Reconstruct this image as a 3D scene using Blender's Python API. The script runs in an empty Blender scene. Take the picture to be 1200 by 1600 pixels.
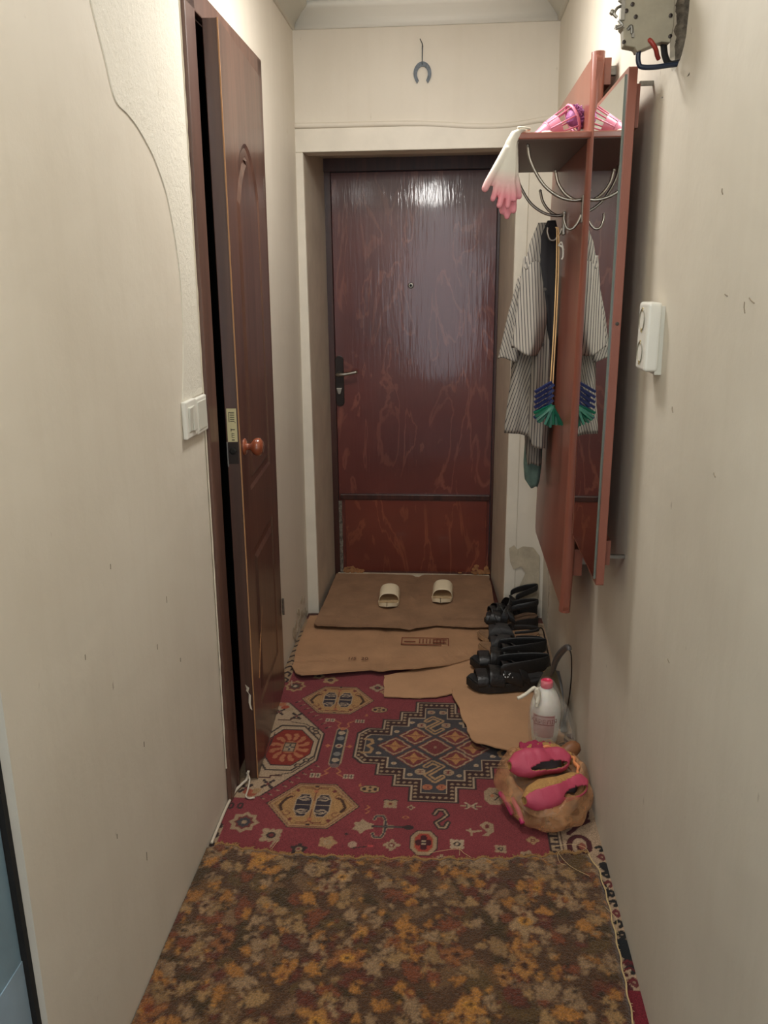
import bpy, bmesh, math, random
import numpy as np
from mathutils import Vector, Matrix, noise
random.seed(7)
PI = math.pi
scn = bpy.context.scene
COL = scn.collection

# ---------------------------------------------------------------- camera
cam_d = bpy.data.cameras.new('camera'); cam = bpy.data.objects.new('camera', cam_d)
COL.objects.link(cam); scn.camera = cam
cam_d.sensor_fit = 'VERTICAL'; cam_d.sensor_height = 36.0
cam_d.lens = 1283.043 / 1600 * 36.0
cam_d.clip_start = 0.02
RX = Vector((0.99680298, 0.07918113, -0.01068466))
RY = -Vector((0.01146928, -0.274146, -0.96161969))
RZ = -Vector((-0.07907129, 0.95842283, -0.2741777))
cam.matrix_world = Matrix(((RX.x, RY.x, RZ.x, 0), (RX.y, RY.y, RZ.y, 0), (RX.z, RY.z, RZ.z, 1.5), (0, 0, 0, 1)))

# ---------------------------------------------------------------- light and exposure
vs = scn.view_settings
vs.view_transform = 'Standard'; vs.look = 'None'; vs.gamma = 1.0; vs.use_curve_mapping = False
vs.exposure = 1.19
w = bpy.data.worlds.new('world'); scn.world = w; w.use_nodes = True
w.node_tree.nodes['Background'].inputs[0].default_value = (0.6, 0.7, 0.8, 1)
w.node_tree.nodes['Background'].inputs[1].default_value = 0.05

def lamp(name, kind, loc, energy, color, **kw):
    d = bpy.data.lights.new(name, kind); d.energy = energy; d.color = color
    for k, v in kw.items():
        setattr(d, k, v)
    o = bpy.data.objects.new(name, d); o.location = loc; COL.objects.link(o)
    return o
# hanging lamp just ahead of the camera; the two fill lights overhead are added
lamp('pendant_light', 'POINT', (-0.18, 0.35, 2.20), 8.0, (1.0, 0.975, 0.935), shadow_soft_size=0.085)
lamp('fill_disk', 'AREA', (-0.12, 2.35, 2.42), 5.4, (1.0, 0.98, 0.94), shape='DISK', size=0.26)
lamp('fill_point', 'POINT', (-0.12, 2.50, 2.22), 2.8, (1.0, 0.98, 0.94), shadow_soft_size=0.10)
dl = lamp('daylight', 'AREA', (-0.1, -1.6, 1.30), 6.0, (0.76, 0.88, 1.0), shape='ELLIPSE', size=1.0, size_y=1.9)
dl.rotation_euler = (PI / 2, 0, 0)

# ---------------------------------------------------------------- materials
def lin(c):
    return tuple(((v / 255) / 12.92 if v / 255 <= 0.04045 else ((v / 255 + 0.055) / 1.055) ** 2.4) for v in c)
def nt(m):
    return m.node_tree.nodes, m.node_tree.links
def mat(name, rgb, rough=0.6, metal=0.0, bump=0.0, bscale=60.0, var=0.0, vscale=8.0, spec=0.5, coat=0.0,
        trans=0.0, alpha=1.0, stretch=(1, 1, 1), sheen=0.0, sss=0.0, rgb2=None):
    m = bpy.data.materials.new(name); m.use_nodes = True
    N, L = nt(m); p = N['Principled BSDF']
    c = lin(rgb)
    p.inputs['Base Color'].default_value = (*c, 1); p.inputs['Roughness'].default_value = rough
    p.inputs['Metallic'].default_value = metal; p.inputs['Specular IOR Level'].default_value = spec
    p.inputs['Coat Weight'].default_value = coat; p.inputs['Coat Roughness'].default_value = 0.12
    p.inputs['Transmission Weight'].default_value = trans; p.inputs['Alpha'].default_value = alpha
    p.inputs['Sheen Weight'].default_value = sheen
    if sss:
        p.inputs['Subsurface Weight'].default_value = sss
        p.inputs['Subsurface Scale'].default_value = 0.02
    tc = N.new('ShaderNodeTexCoord'); mp = N.new('ShaderNodeMapping')
    mp.inputs['Scale'].default_value = stretch
    L.new(tc.outputs['Object'], mp.inputs[0])
    if var or rgb2:
        n = N.new('ShaderNodeTexNoise'); n.inputs['Scale'].default_value = vscale
        n.inputs['Detail'].default_value = 6; n.inputs['Roughness'].default_value = 0.6
        L.new(mp.outputs[0], n.inputs['Vector'])
        r = N.new('ShaderNodeValToRGB'); r.color_ramp.elements[0].position = 0.32; r.color_ramp.elements[1].position = 0.68
        c2 = lin(rgb2) if rgb2 else tuple(v * (1 - var) for v in c)
        r.color_ramp.elements[0].color = (*c2, 1)
        r.color_ramp.elements[1].color = (*(tuple(min(1, v * (1 + var * .5)) for v in c)), 1)
        L.new(n.outputs['Fac'], r.inputs[0]); L.new(r.outputs[0], p.inputs['Base Color'])
    if bump:
        n = N.new('ShaderNodeTexNoise'); n.inputs['Scale'].default_value = bscale; n.inputs['Detail'].default_value = 5
        L.new(mp.outputs[0], n.inputs['Vector'])
        b = N.new('ShaderNodeBump'); b.inputs['Strength'].default_value = bump; b.inputs['Distance'].default_value = 0.01
        L.new(n.outputs['Fac'], b.inputs['Height']); L.new(b.outputs[0], p.inputs['Normal'])
    return m

def wall_mat(name, base, dirt, bump=0.12, bscale=35, fine=0.0):
    """old cream wall paint: soft patches, faint streaks, small dark scuffs"""
    m = bpy.data.materials.new(name); m.use_nodes = True
    N, L = nt(m); p = N['Principled BSDF']; p.inputs['Roughness'].default_value = 0.62
    p.inputs['Specular IOR Level'].default_value = 0.35
    tc = N.new('ShaderNodeTexCoord')
    n1 = N.new('ShaderNodeTexNoise'); n1.inputs['Scale'].default_value = 2.6; n1.inputs['Detail'].default_value = 5
    L.new(tc.outputs['Object'], n1.inputs['Vector'])
    r1 = N.new('ShaderNodeValToRGB'); r1.color_ramp.elements[0].position = 0.3; r1.color_ramp.elements[1].position = 0.72
    r1.color_ramp.elements[0].color = (*lin(dirt), 1); r1.color_ramp.elements[1].color = (*lin(base), 1)
    L.new(n1.outputs['Fac'], r1.inputs[0])
    # vertical run marks
    mp = N.new('ShaderNodeMapping'); mp.inputs['Scale'].default_value = (22, 22, 1.6)
    L.new(tc.outputs['Object'], mp.inputs[0])
    n2 = N.new('ShaderNodeTexNoise'); n2.inputs['Scale'].default_value = 1.0; n2.inputs['Detail'].default_value = 3
    L.new(mp.outputs[0], n2.inputs['Vector'])
    mx = N.new('ShaderNodeMix'); mx.data_type = 'RGBA'; mx.blend_type = 'MULTIPLY'
    r2 = N.new('ShaderNodeValToRGB'); r2.color_ramp.elements[0].position = 0.35; r2.color_ramp.elements[1].position = 0.5
    r2.color_ramp.elements[0].color = (0.97, 0.965, 0.955, 1); r2.color_ramp.elements[1].color = (1, 1, 1, 1)
    L.new(n2.outputs['Fac'], r2.inputs[0])
    mx.inputs[0].default_value = 0.45
    L.new(r1.outputs[0], mx.inputs[6]); L.new(r2.outputs[0], mx.inputs[7])
    # scuffs: rare spots
    mp3 = N.new('ShaderNodeMapping'); mp3.inputs['Scale'].default_value = (30, 30, 14)
    L.new(tc.outputs['Object'], mp3.inputs[0])
    n3 = N.new('ShaderNodeTexNoise'); n3.inputs['Scale'].default_value = 1.0; n3.inputs['Detail'].default_value = 6
    L.new(mp3.outputs[0], n3.inputs['Vector'])
    r3 = N.new('ShaderNodeValToRGB'); r3.color_ramp.elements[0].position = 0.735; r3.color_ramp.elements[1].position = 0.78
    r3.color_ramp.elements[0].color = (1, 1, 1, 1); r3.color_ramp.elements[1].color = (0.66, 0.63, 0.59, 1)
    L.new(n3.outputs['Fac'], r3.inputs[0])
    mx3 = N.new('ShaderNodeMix'); mx3.data_type = 'RGBA'; mx3.blend_type = 'MULTIPLY'; mx3.inputs[0].default_value = 1
    L.new(mx.outputs[2], mx3.inputs[6]); L.new(r3.outputs[0], mx3.inputs[7])
    L.new(mx3.outputs[2], p.inputs['Base Color'])
    nb = N.new('ShaderNodeTexNoise'); nb.inputs['Scale'].default_value = bscale; nb.inputs['Detail'].default_value = 6
    nb.inputs['Roughness'].default_value = 0.55 + fine
    L.new(tc.outputs['Object'], nb.inputs['Vector'])
    b = N.new('ShaderNodeBump'); b.inputs['Strength'].default_value = bump; b.inputs['Distance'].default_value = 0.02
    L.new(nb.outputs['Fac'], b.inputs['Height']); L.new(b.outputs[0], p.inputs['Normal'])
    return m

def wood_mat(name, dark, light, rough=0.40, scale=(18, 18, 1.2), dist=2.0, lines=0.5, bump=0.08, coat=0.2, ns=1.0, pos=(0.35, 0.7)):
    m = bpy.data.materials.new(name); m.use_nodes = True
    N, L = nt(m); p = N['Principled BSDF']; p.inputs['Roughness'].default_value = rough
    p.inputs['Coat Weight'].default_value = coat; p.inputs['Coat Roughness'].default_value = 0.15
    tc = N.new('ShaderNodeTexCoord'); mp = N.new('ShaderNodeMapping'); mp.inputs['Scale'].default_value = scale
    L.new(tc.outputs['Object'], mp.inputs[0])
    n = N.new('ShaderNodeTexNoise'); n.inputs['Scale'].default_value = ns; n.inputs['Detail'].default_value = 8
    n.inputs['Distortion'].default_value = dist
    L.new(mp.outputs[0], n.inputs['Vector'])
    r = N.new('ShaderNodeValToRGB'); r.color_ramp.elements[0].position = pos[0]; r.color_ramp.elements[1].position = pos[1]
    r.color_ramp.elements[0].color = (*lin(dark), 1); r.color_ramp.elements[1].color = (*lin(light), 1)
    L.new(n.outputs['Fac'], r.inputs[0]); L.new(r.outputs[0], p.inputs['Base Color'])
    b = N.new('ShaderNodeBump'); b.inputs['Strength'].default_value = bump; b.inputs['Distance'].default_value = 0.004
    L.new(n.outputs['Fac'], b.inputs['Height']); L.new(b.outputs[0], p.inputs['Normal'])
    return m

def ply_mat(name, base, flame, worn=None):
    """lacquered plywood: broad flame figure as thin wavy lighter lines"""
    m = bpy.data.materials.new(name); m.use_nodes = True
    N, L = nt(m); p = N['Principled BSDF']; p.inputs['Roughness'].default_value = 0.34
    p.inputs['Coat Weight'].default_value = 0.55; p.inputs['Coat Roughness'].default_value = 0.07
    tc = N.new('ShaderNodeTexCoord'); mp = N.new('ShaderNodeMapping'); mp.inputs['Scale'].default_value = (7, 1, 2.0)
    L.new(tc.outputs['Object'], mp.inputs[0])
    n = N.new('ShaderNodeTexNoise'); n.inputs['Scale'].default_value = 1.0; n.inputs['Detail'].default_value = 5
    n.inputs['Distortion'].default_value = 0.6
    L.new(mp.outputs[0], n.inputs['Vector'])
    ml = N.new('ShaderNodeMath'); ml.operation = 'MULTIPLY'; ml.inputs[1].default_value = 34
    L.new(n.outputs['Fac'], ml.inputs[0])
    sn = N.new('ShaderNodeMath'); sn.operation = 'SINE'; L.new(ml.outputs[0], sn.inputs[0])
    r = N.new('ShaderNodeValToRGB'); r.color_ramp.elements[0].position = 0.78; r.color_ramp.elements[1].position = 1.0
    r.color_ramp.elements[0].color = (0, 0, 0, 1); r.color_ramp.elements[1].color = (1, 1, 1, 1)
    L.new(sn.outputs[0], r.inputs[0])
    n2 = N.new('ShaderNodeTexNoise'); n2.inputs['Scale'].default_value = 5; n2.inputs['Detail'].default_value = 3
    L.new(tc.outputs['Object'], n2.inputs['Vector'])
    mm = N.new('ShaderNodeMath'); mm.operation = 'MULTIPLY'; L.new(r.outputs[0], mm.inputs[0]); L.new(n2.outputs['Fac'], mm.inputs[1])
    mx = N.new('ShaderNodeMix'); mx.data_type = 'RGBA'
    L.new(mm.outputs[0], mx.inputs[0])
    mx.inputs[6].default_value = (*lin(base), 1); mx.inputs[7].default_value = (*lin(flame), 1)
    n4 = N.new('ShaderNodeTexNoise'); n4.inputs['Scale'].default_value = 2.2; n4.inputs['Detail'].default_value = 4
    L.new(tc.outputs['Object'], n4.inputs['Vector'])
    r4 = N.new('ShaderNodeValToRGB'); r4.color_ramp.elements[0].color = (0.72, 0.72, 0.74, 1); r4.color_ramp.elements[1].color = (1.15, 1.08, 1.02, 1)
    r4.color_ramp.elements[0].position = .3; r4.color_ramp.elements[1].position = .7
    L.new(n4.outputs['Fac'], r4.inputs[0])
    m4 = N.new('ShaderNodeMix'); m4.data_type = 'RGBA'; m4.blend_type = 'MULTIPLY'; m4.inputs[0].default_value = 1
    L.new(mx.outputs[2], m4.inputs[6]); L.new(r4.outputs[0], m4.inputs[7])
    L.new(m4.outputs[2], p.inputs['Base Color'])
    nb = N.new('ShaderNodeTexNoise'); nb.inputs['Scale'].default_value = 1; nb.inputs['Detail'].default_value = 3
    mpb = N.new('ShaderNodeMapping'); mpb.inputs['Scale'].default_value = (75, 60, 7); L.new(tc.outputs['Object'], mpb.inputs[0])
    L.new(mpb.outputs[0], nb.inputs['Vector'])
    b = N.new('ShaderNodeBump'); b.inputs['Strength'].default_value = 0.17; b.inputs['Distance'].default_value = 0.003
    L.new(nb.outputs['Fac'], b.inputs['Height']); L.new(b.outputs[0], p.inputs['Normal'])
    L.new(b.outputs[0], p.inputs['Coat Normal'])
    return m

def vcol_mat(name, rough=0.95, bump=0.35, bscale=420, sheen=0.2):
    m = bpy.data.materials.new(name); m.use_nodes = True
    N, L = nt(m); p = N['Principled BSDF']; p.inputs['Roughness'].default_value = rough
    p.inputs['Specular IOR Level'].default_value = 0.1; p.inputs['Sheen Weight'].default_value = sheen
    a = N.new('ShaderNodeVertexColor'); a.layer_name = 'pile'
    tc = N.new('ShaderNodeTexCoord')
    n = N.new('ShaderNodeTexNoise'); n.inputs['Scale'].default_value = bscale; n.inputs['Detail'].default_value = 3
    L.new(tc.outputs['Object'], n.inputs['Vector'])
    r = N.new('ShaderNodeValToRGB'); r.color_ramp.elements[0].color = (0.62, 0.62, 0.62, 1); r.color_ramp.elements[1].color = (1.25, 1.25, 1.25, 1)
    r.color_ramp.elements[0].position = .3; r.color_ramp.elements[1].position = .7
    L.new(n.outputs['Fac'], r.inputs[0])
    mx = N.new('ShaderNodeMix'); mx.data_type = 'RGBA'; mx.blend_type = 'MULTIPLY'; mx.inputs[0].default_value = 1
    L.new(a.outputs['Color'], mx.inputs[6]); L.new(r.outputs[0], mx.inputs[7]); L.new(mx.outputs[2], p.inputs['Base Color'])
    b = N.new('ShaderNodeBump'); b.inputs['Strength'].default_value = bump; b.inputs['Distance'].default_value = 0.004
    L.new(n.outputs['Fac'], b.inputs['Height']); L.new(b.outputs[0], p.inputs['Normal'])
    return m

def stripe_mat(name):
    m = bpy.data.materials.new(name); m.use_nodes = True
    N, L = nt(m); p = N['Principled BSDF']; p.inputs['Roughness'].default_value = 0.9; p.inputs['Specular IOR Level'].default_value = 0.15
    uv = N.new('ShaderNodeUVMap'); uv.uv_map = 'UVMap'
    sp = N.new('ShaderNodeSeparateXYZ'); L.new(uv.outputs[0], sp.inputs[0])
    fr = N.new('ShaderNodeMath'); fr.operation = 'FRACT'
    ml = N.new('ShaderNodeMath'); ml.operation = 'MULTIPLY'; ml.inputs[1].default_value = 1 / 0.0088
    L.new(sp.outputs[0], ml.inputs[0]); L.new(ml.outputs[0], fr.inputs[0])
    r = N.new('ShaderNodeValToRGB'); cr = r.color_ramp
    base = (*lin((156, 149, 138)), 1); dark = (*lin((42, 42, 50)), 1); mid = (*lin((130, 124, 116)), 1)
    cr.elements[0].position = 0; cr.elements[0].color = base
    cr.elements[1].position = 1; cr.elements[1].color = base
    for ps, c in ((0.36, base), (0.44, dark), (0.58, dark), (0.66, base), (0.80, base), (0.86, mid), (0.92, base)):
        e = cr.elements.new(ps); e.color = c
    L.new(fr.outputs[0], r.inputs[0]); L.new(r.outputs[0], p.inputs['Base Color'])
    return m

def grad_z_mat(name, c_top, c_bot, z0, z1, rough=0.7, nz=0.02):
    """dip-dyed knit: colour changes along the object's own height"""
    m = bpy.data.materials.new(name); m.use_nodes = True
    N, L = nt(m); p = N['Principled BSDF']; p.inputs['Roughness'].default_value = rough
    tc = N.new('ShaderNodeTexCoord'); sp = N.new('ShaderNodeSeparateXYZ'); L.new(tc.outputs['Object'], sp.inputs[0])
    mr = N.new('ShaderNodeMapRange'); mr.inputs[1].default_value = z0; mr.inputs[2].default_value = z1
    L.new(sp.outputs[2], mr.inputs[0])
    mx = N.new('ShaderNodeMix'); mx.data_type = 'RGBA'
    L.new(mr.outputs[0], mx.inputs[0]); mx.inputs[6].default_value = (*lin(c_bot), 1); mx.inputs[7].default_value = (*lin(c_top), 1)
    L.new(mx.outputs[2], p.inputs['Base Color'])
    return m

def film_mat(name, rgb, alpha=0.35, rough=0.15, bump=0.4, patch=None):
    m = mat(name, rgb, rough=rough, bump=bump, bscale=28)
    N, L = nt(m); p = N['Principled BSDF']
    tc = N.new('ShaderNodeTexCoord')
    n = N.new('ShaderNodeTexNoise'); n.inputs['Scale'].default_value = 22; n.inputs['Detail'].default_value = 4
    L.new(tc.outputs['Object'], n.inputs['Vector'])
    mr = N.new('ShaderNodeMapRange'); mr.inputs[1].default_value = 0.35; mr.inputs[2].default_value = 0.7
    mr.inputs[3].default_value = alpha * 0.5; mr.inputs[4].default_value = min(1, alpha * 1.6)
    L.new(n.outputs['Fac'], mr.inputs[0]); L.new(mr.outputs[0], p.inputs['Alpha'])
    return m

M = {}
M['wall'] = wall_mat('cream_wall_paint', (220, 212, 197), (211, 202, 186), 0.10, 14)
M['wall_r'] = wall_mat('cream_wall_paint_right', (216, 208, 192), (205, 196, 180), 0.14, 9)
M['plaster'] = wall_mat('whitewashed_textured_plaster', (231, 226, 212), (225, 219, 203), 0.40, 70, 0.2)
M['white_ceiling'] = mat('ceiling_whitewash', (232, 232, 226), 0.8, bump=.1, bscale=20)
M['trim'] = mat('cornice_white', (232, 230, 220), 0.7, bump=.08, bscale=20)
M['jamb'] = mat('grey_beige_gloss_paint', (206, 194, 174), 0.45, bump=.06, bscale=12, var=.12, coat=.15)
M['floor'] = mat('red_brown_painted_floor', (74, 34, 28), 0.5, var=.4, vscale=12, bump=.1)
M['floor_grey'] = mat('worn_grey_sill', (150, 138, 120), 0.7, var=.4, vscale=30, bump=.2)
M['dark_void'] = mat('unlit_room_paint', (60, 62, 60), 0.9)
M['ply'] = ply_mat('red_lacquered_plywood', (100, 48, 42), (142, 86, 70))
M['ply_low'] = ply_mat('red_lacquered_plywood_low', (112, 52, 40), (152, 88, 62))
M['door_dark'] = wood_mat('dark_door_frame_wood', (50, 26, 22), (74, 40, 32), 0.35)
M['brown_wood'] = wood_mat('brown_interior_door_wood', (70, 47, 40), (98, 68, 56), 0.32, scale=(26, 26, 1.2), dist=1.0)
M['brown_wood2'] = wood_mat('brown_casing_wood', (82, 56, 47), (108, 78, 66), 0.4, scale=(26, 26, 1.2), dist=1.0)
M['raw_edge'] = mat('worn_edge_pale_wood', (176, 130, 88), 0.7)
M['rack'] = wood_mat('cherry_laminate', (132, 74, 58), (148, 88, 70), 0.3, scale=(14, 14, 1.0), dist=.5, coat=.35)
M['rack_edge'] = wood_mat('cherry_laminate_edge', (138, 80, 64), (150, 91, 74), 0.34, scale=(14, 14, 1.0), dist=.5, coat=.2)
M['mirror'] = mat('mirror_glass', (232, 236, 232), 0.012, metal=1.0)
M['mirror_edge'] = mat('mirror_bevel_edge', (120, 130, 122), 0.15, metal=.3)
M['chrome'] = mat('satin_chrome', (160, 154, 144), 0.34, metal=.9)
M['steel'] = mat('dull_steel', (150, 146, 138), 0.4, metal=.9, var=.3, vscale=60)
M['dark_metal'] = mat('dark_bronze_plate', (52, 44, 40), 0.35, metal=.6)
M['iron'] = mat('old_iron', (92, 97, 102), 0.5, metal=.5, var=.5, vscale=90, bump=.3)
M['white_plastic'] = mat('white_plastic', (226, 224, 214), 0.3)
M['white_plastic2'] = mat('off_white_plastic_rocker', (206, 204, 192), 0.3)
M['dark_plastic'] = mat('dark_recess_plastic', (70, 64, 56), 0.5)
M['card_a'] = mat('flattened_cardboard_dark', (146, 112, 84), 0.85, var=.22, vscale=9, bump=.12, bscale=90)
M['card_b'] = mat('flattened_cardboard_mid', (168, 128, 94), 0.85, var=.16, vscale=7, bump=.12, bscale=90)
M['card_c'] = mat('flattened_cardboard_light', (180, 138, 102), 0.85, var=.12, vscale=6, bump=.10, bscale=90)
M['ink'] = mat('dark_box_print', (88, 54, 38), 0.8)
M['red_ink'] = mat('red_brown_box_print', (122, 66, 46), 0.8)
M['slide'] = mat('ivory_rubber', (232, 216, 184), 0.45)
M['slide_in'] = mat('ivory_footbed', (200, 172, 132), 0.6, var=.2, vscale=40)
M['blk'] = mat('black_leather', (32, 31, 31), 0.38, bump=.2, bscale=120)
M['blk_soft'] = mat('black_nubuck', (44, 43, 44), 0.6, bump=.2, bscale=120)
M['blk_sole'] = mat('black_rubber_sole', (30, 28, 27), 0.6, bump=.2, bscale=60)
M['insole_b'] = mat('worn_brown_insole', (96, 72, 54), 0.7, var=.35, vscale=40)
M['insole_t'] = mat('tan_insole', (150, 116, 86), 0.6, var=.25, vscale=40)
M['cork'] = mat('tan_cork_sole', (168, 134, 100), 0.7, var=.2, vscale=50)
M['emblem'] = mat('silver_emblem', (225, 225, 225), 0.3, metal=.6)
M['bottle'] = mat('milky_bottle_plastic', (238, 234, 224), 0.3, sss=.3)
M['pink_cap'] = mat('pink_screw_cap', (228, 60, 96), 0.35)
M['pink_label'] = mat('pale_pink_label', (206, 160, 156), 0.5)
M['maroon'] = mat('maroon_label_print', (140, 48, 54), 0.5)
M['film'] = film_mat('clear_bag_film', (236, 234, 224), 0.20, 0.10, .9)
M['film_white'] = mat('knotted_white_film', (232, 226, 206), 0.4)
M['bagfilm'] = film_mat('orange_bag_film', (222, 164, 116), 0.42, 0.10, 1.0)
M['pink_rub'] = mat('magenta_pink_rubber', (190, 72, 98), 0.55, bump=.1, bscale=200)
M['pink_knit'] = mat('magenta_knit', (178, 52, 88), 0.9, bump=.9, bscale=180)
M['mustard'] = mat('mustard_knit', (188, 142, 84), 0.9, bump=.6, bscale=140, var=.15, vscale=40)
M['grey_lining'] = mat('grey_lining', (120, 108, 112), 0.8)
M['brown_rub'] = mat('brown_rubber_toe', (140, 92, 58), 0.5, var=.2, vscale=30)
M['green_pl'] = mat('green_plastic', (6, 100, 74), 0.4)
M['blue_pl'] = mat('blue_plastic', (30, 44, 92), 0.4)
M['cord'] = mat('cream_cord', (222, 184, 130), 0.8)
M['white_cord'] = mat('white_cable', (196, 184, 166), 0.5)
M['pink_pl'] = mat('pink_plastic', (206, 128, 152), 0.35, sss=.2)
M['purple_br'] = mat('purple_bristles', (156, 92, 140), 0.6)
M['grey_pl'] = mat('grey_plastic_handle', (92, 90, 90), 0.4)
M['olive_pl'] = mat('dark_olive_plastic', (98, 93, 76), 0.45)
M['black_cloth'] = mat('black_cloth', (34, 32, 34), 0.95)
M['teal_cloth'] = mat('faded_teal_cloth', (104, 128, 118), 0.95, var=.2, vscale=40)
M['stripe'] = stripe_mat('striped_shirt_cloth')
M['glove'] = grad_z_mat('pink_dipped_white_knit', (226, 220, 206), (230, 148, 158), -0.15, -0.085)
M['blue_paint'] = mat('blue_grey_gloss_paint', (128, 156, 172), 0.4, var=.08, vscale=14)
M['blue_paint2'] = mat('pale_blue_grey_paint', (150, 174, 192), 0.4, var=.08, vscale=14)
M['black_gap'] = mat('flat_black', (22, 20, 18), 0.8)
M['paper'] = mat('cream_sticker_paper', (206, 196, 152), 0.7)
M['black_ink'] = mat('black_print', (30, 30, 26), 0.7)
M['knob'] = mat('varnished_knob_wood', (140, 72, 46), 0.15, coat=.8, var=.15, vscale=30)
M['fuse'] = mat('grey_beige_moulding', (152, 144, 124), 0.5, var=.1, vscale=50)
M['hole'] = mat('broken_plaster', (120, 112, 100), 0.95, var=.6, vscale=60, bump=1, bscale=70)
M['red_wire'] = mat('red_wire', (150, 50, 40), 0.4)
M['blue_wire'] = mat('dark_blue_wire', (24, 36, 56), 0.4)
M['peel'] = mat('bare_grey_plaster', (182, 170, 148), 0.9, var=.25, vscale=14, bump=.3, bscale=60)
M['chip'] = mat('chipped_wood', (160, 112, 72), 0.9, var=.4, vscale=60)
M['white_chip'] = mat('bare_white_primer', (226, 216, 196), 0.8)
M['rug'] = vcol_mat('woven_rug_pile', 0.95, .25, 380, .15)
M['pile'] = vcol_mat('plush_carpet_pile', 0.95, .9, 260, .3)
M['thread'] = mat('pale_thread', (190, 164, 120), 0.9)
M['thread_dark'] = mat('brown_yarn', (150, 114, 72), 0.95)

# ---------------------------------------------------------------- mesh helpers
def obj(name, bm, m, parent=None, smooth=False, bevel=0.0, mods=None, seg=2):
    me = bpy.data.meshes.new(name)
    if parent is not None:
        t = Matrix.Translation(-parent.location) if parent.get('_w') else Matrix.Identity(4)
        bm.transform(t)
    bm.normal_update(); bm.to_mesh(me); bm.free()
    if isinstance(m, (list, tuple)):
        for q in m: me.materials.append(q)
    else:
        me.materials.append(m)
    if smooth:
        for p in me.polygons: p.use_smooth = True
    o = bpy.data.objects.new(name, me); COL.objects.link(o)
    if parent is not None: o.parent = parent
    if bevel:
        b = o.modifiers.new('bevel', 'BEVEL'); b.width = bevel; b.segments = seg; b.limit_method = 'ANGLE'; b.angle_limit = math.radians(40)
    return o
def empty(name, loc, rz=0.0, world=True):
    o = bpy.data.objects.new(name, None); o.empty_display_size = 0.05; o.location = loc
    o.rotation_euler = (0, 0, rz); COL.objects.link(o)
    if world: o['_w'] = 1
    return o
def tag(o, label, cat, group=None):
    o['label'] = label; o['category'] = cat
    if group: o['group'] = group
    return o
def struct(o, label=None):
    o['kind'] = 'structure'
    if label: o['label'] = label
    return o
def sub(name, bm, m, par, root, **kw):
    """sub-part: world-space mesh under a part"""
    bm.transform(Matrix.Translation(-root.location))
    o = obj(name, bm, m, None, **kw); o.parent = par
    return o
def NB(): return bmesh.new()
def box(bm, x0, x1, y0, y1, z0, z1, mi=0):
    v = [bm.verts.new((x, y, z)) for x in (x0, x1) for y in (y0, y1) for z in (z0, z1)]
    for f in ((0, 1, 3, 2), (4, 6, 7, 5), (0, 4, 5, 1), (2, 3, 7, 6), (0, 2, 6, 4), (1, 5, 7, 3)):
        q = bm.faces.new([v[i] for i in f]); q.material_index = mi
    return v
def B(x0, x1, y0, y1, z0, z1):
    bm = NB(); box(bm, x0, x1, y0, y1, z0, z1); return bm
def hexa(bm, c):
    """8 corners: order x0y0z0,x0y0z1,x0y1z0,x0y1z1,x1y0z0,..."""
    v = [bm.verts.new(p) for p in c]
    for f in ((0, 1, 3, 2), (4, 6, 7, 5), (0, 4, 5, 1), (2, 3, 7, 6), (0, 2, 6, 4), (1, 5, 7, 3)):
        bm.faces.new([v[i] for i in f])
def tube(bm, pts, r, n=8, cap=True):
    pts = [Vector(p) for p in pts]; k = len(pts)
    rs = r if isinstance(r, (list, tuple)) else [r] * k
    rings = []; up = None
    for i, p in enumerate(pts):
        t = (pts[min(i + 1, k - 1)] - pts[max(i - 1, 0)]).normalized()
        if up is None:
            up = Vector((0, 0, 1)) if abs(t.z) < .9 else Vector((1, 0, 0))
        a = t.cross(up).normalized(); b = a.cross(t).normalized(); up = b
        rings.append([bm.verts.new(p + rs[i] * (math.cos(2 * PI * j / n) * a + math.sin(2 * PI * j / n) * b)) for j in range(n)])
    for i in range(k - 1):
        for j in range(n):
            bm.faces.new((rings[i][j], rings[i][(j + 1) % n], rings[i + 1][(j + 1) % n], rings[i + 1][j]))
    if cap:
        bm.faces.new(rings[0][::-1]); bm.faces.new(rings[-1])
def curve_pts(ctrl, n=8):
    """Catmull-Rom through control points"""
    P = [Vector(c) for c in ctrl]; P = [2 * P[0] - P[1]] + P + [2 * P[-1] - P[-2]]; out = []
    for i in range(1, len(P) - 2):
        for j in range(n):
            t = j / n; a, b, c, d = P[i - 1], P[i], P[i + 1], P[i + 2]
            out.append(.5 * ((2 * b) + (c - a) * t + (2 * a - 5 * b + 4 * c - d) * t * t + (3 * b - a - 3 * c + d) * t ** 3))
    out.append(P[-2]); return out
def lathe(bm, prof, c, axis='z', n=32, sx=1.0, sy=1.0):
    rings = []
    for r, h in prof:
        ring = []
        for j in range(n):
            a = 2 * PI * j / n; u, v = max(r, 1e-5) * math.cos(a) * sx, max(r, 1e-5) * math.sin(a) * sy
            p = {'z': (u, v, h), 'x': (h, u, v), 'y': (u, h, v)}[axis]
            ring.append(bm.verts.new((c[0] + p[0], c[1] + p[1], c[2] + p[2])))
        rings.append(ring)
    for i in range(len(rings) - 1):
        for j in range(n):
            bm.faces.new((rings[i][j], rings[i][(j + 1) % n], rings[i + 1][(j + 1) % n], rings[i + 1][j]))
    bm.faces.new(rings[0][::-1]); bm.faces.new(rings[-1])
    bmesh.ops.recalc_face_normals(bm, faces=bm.faces[:])
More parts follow.
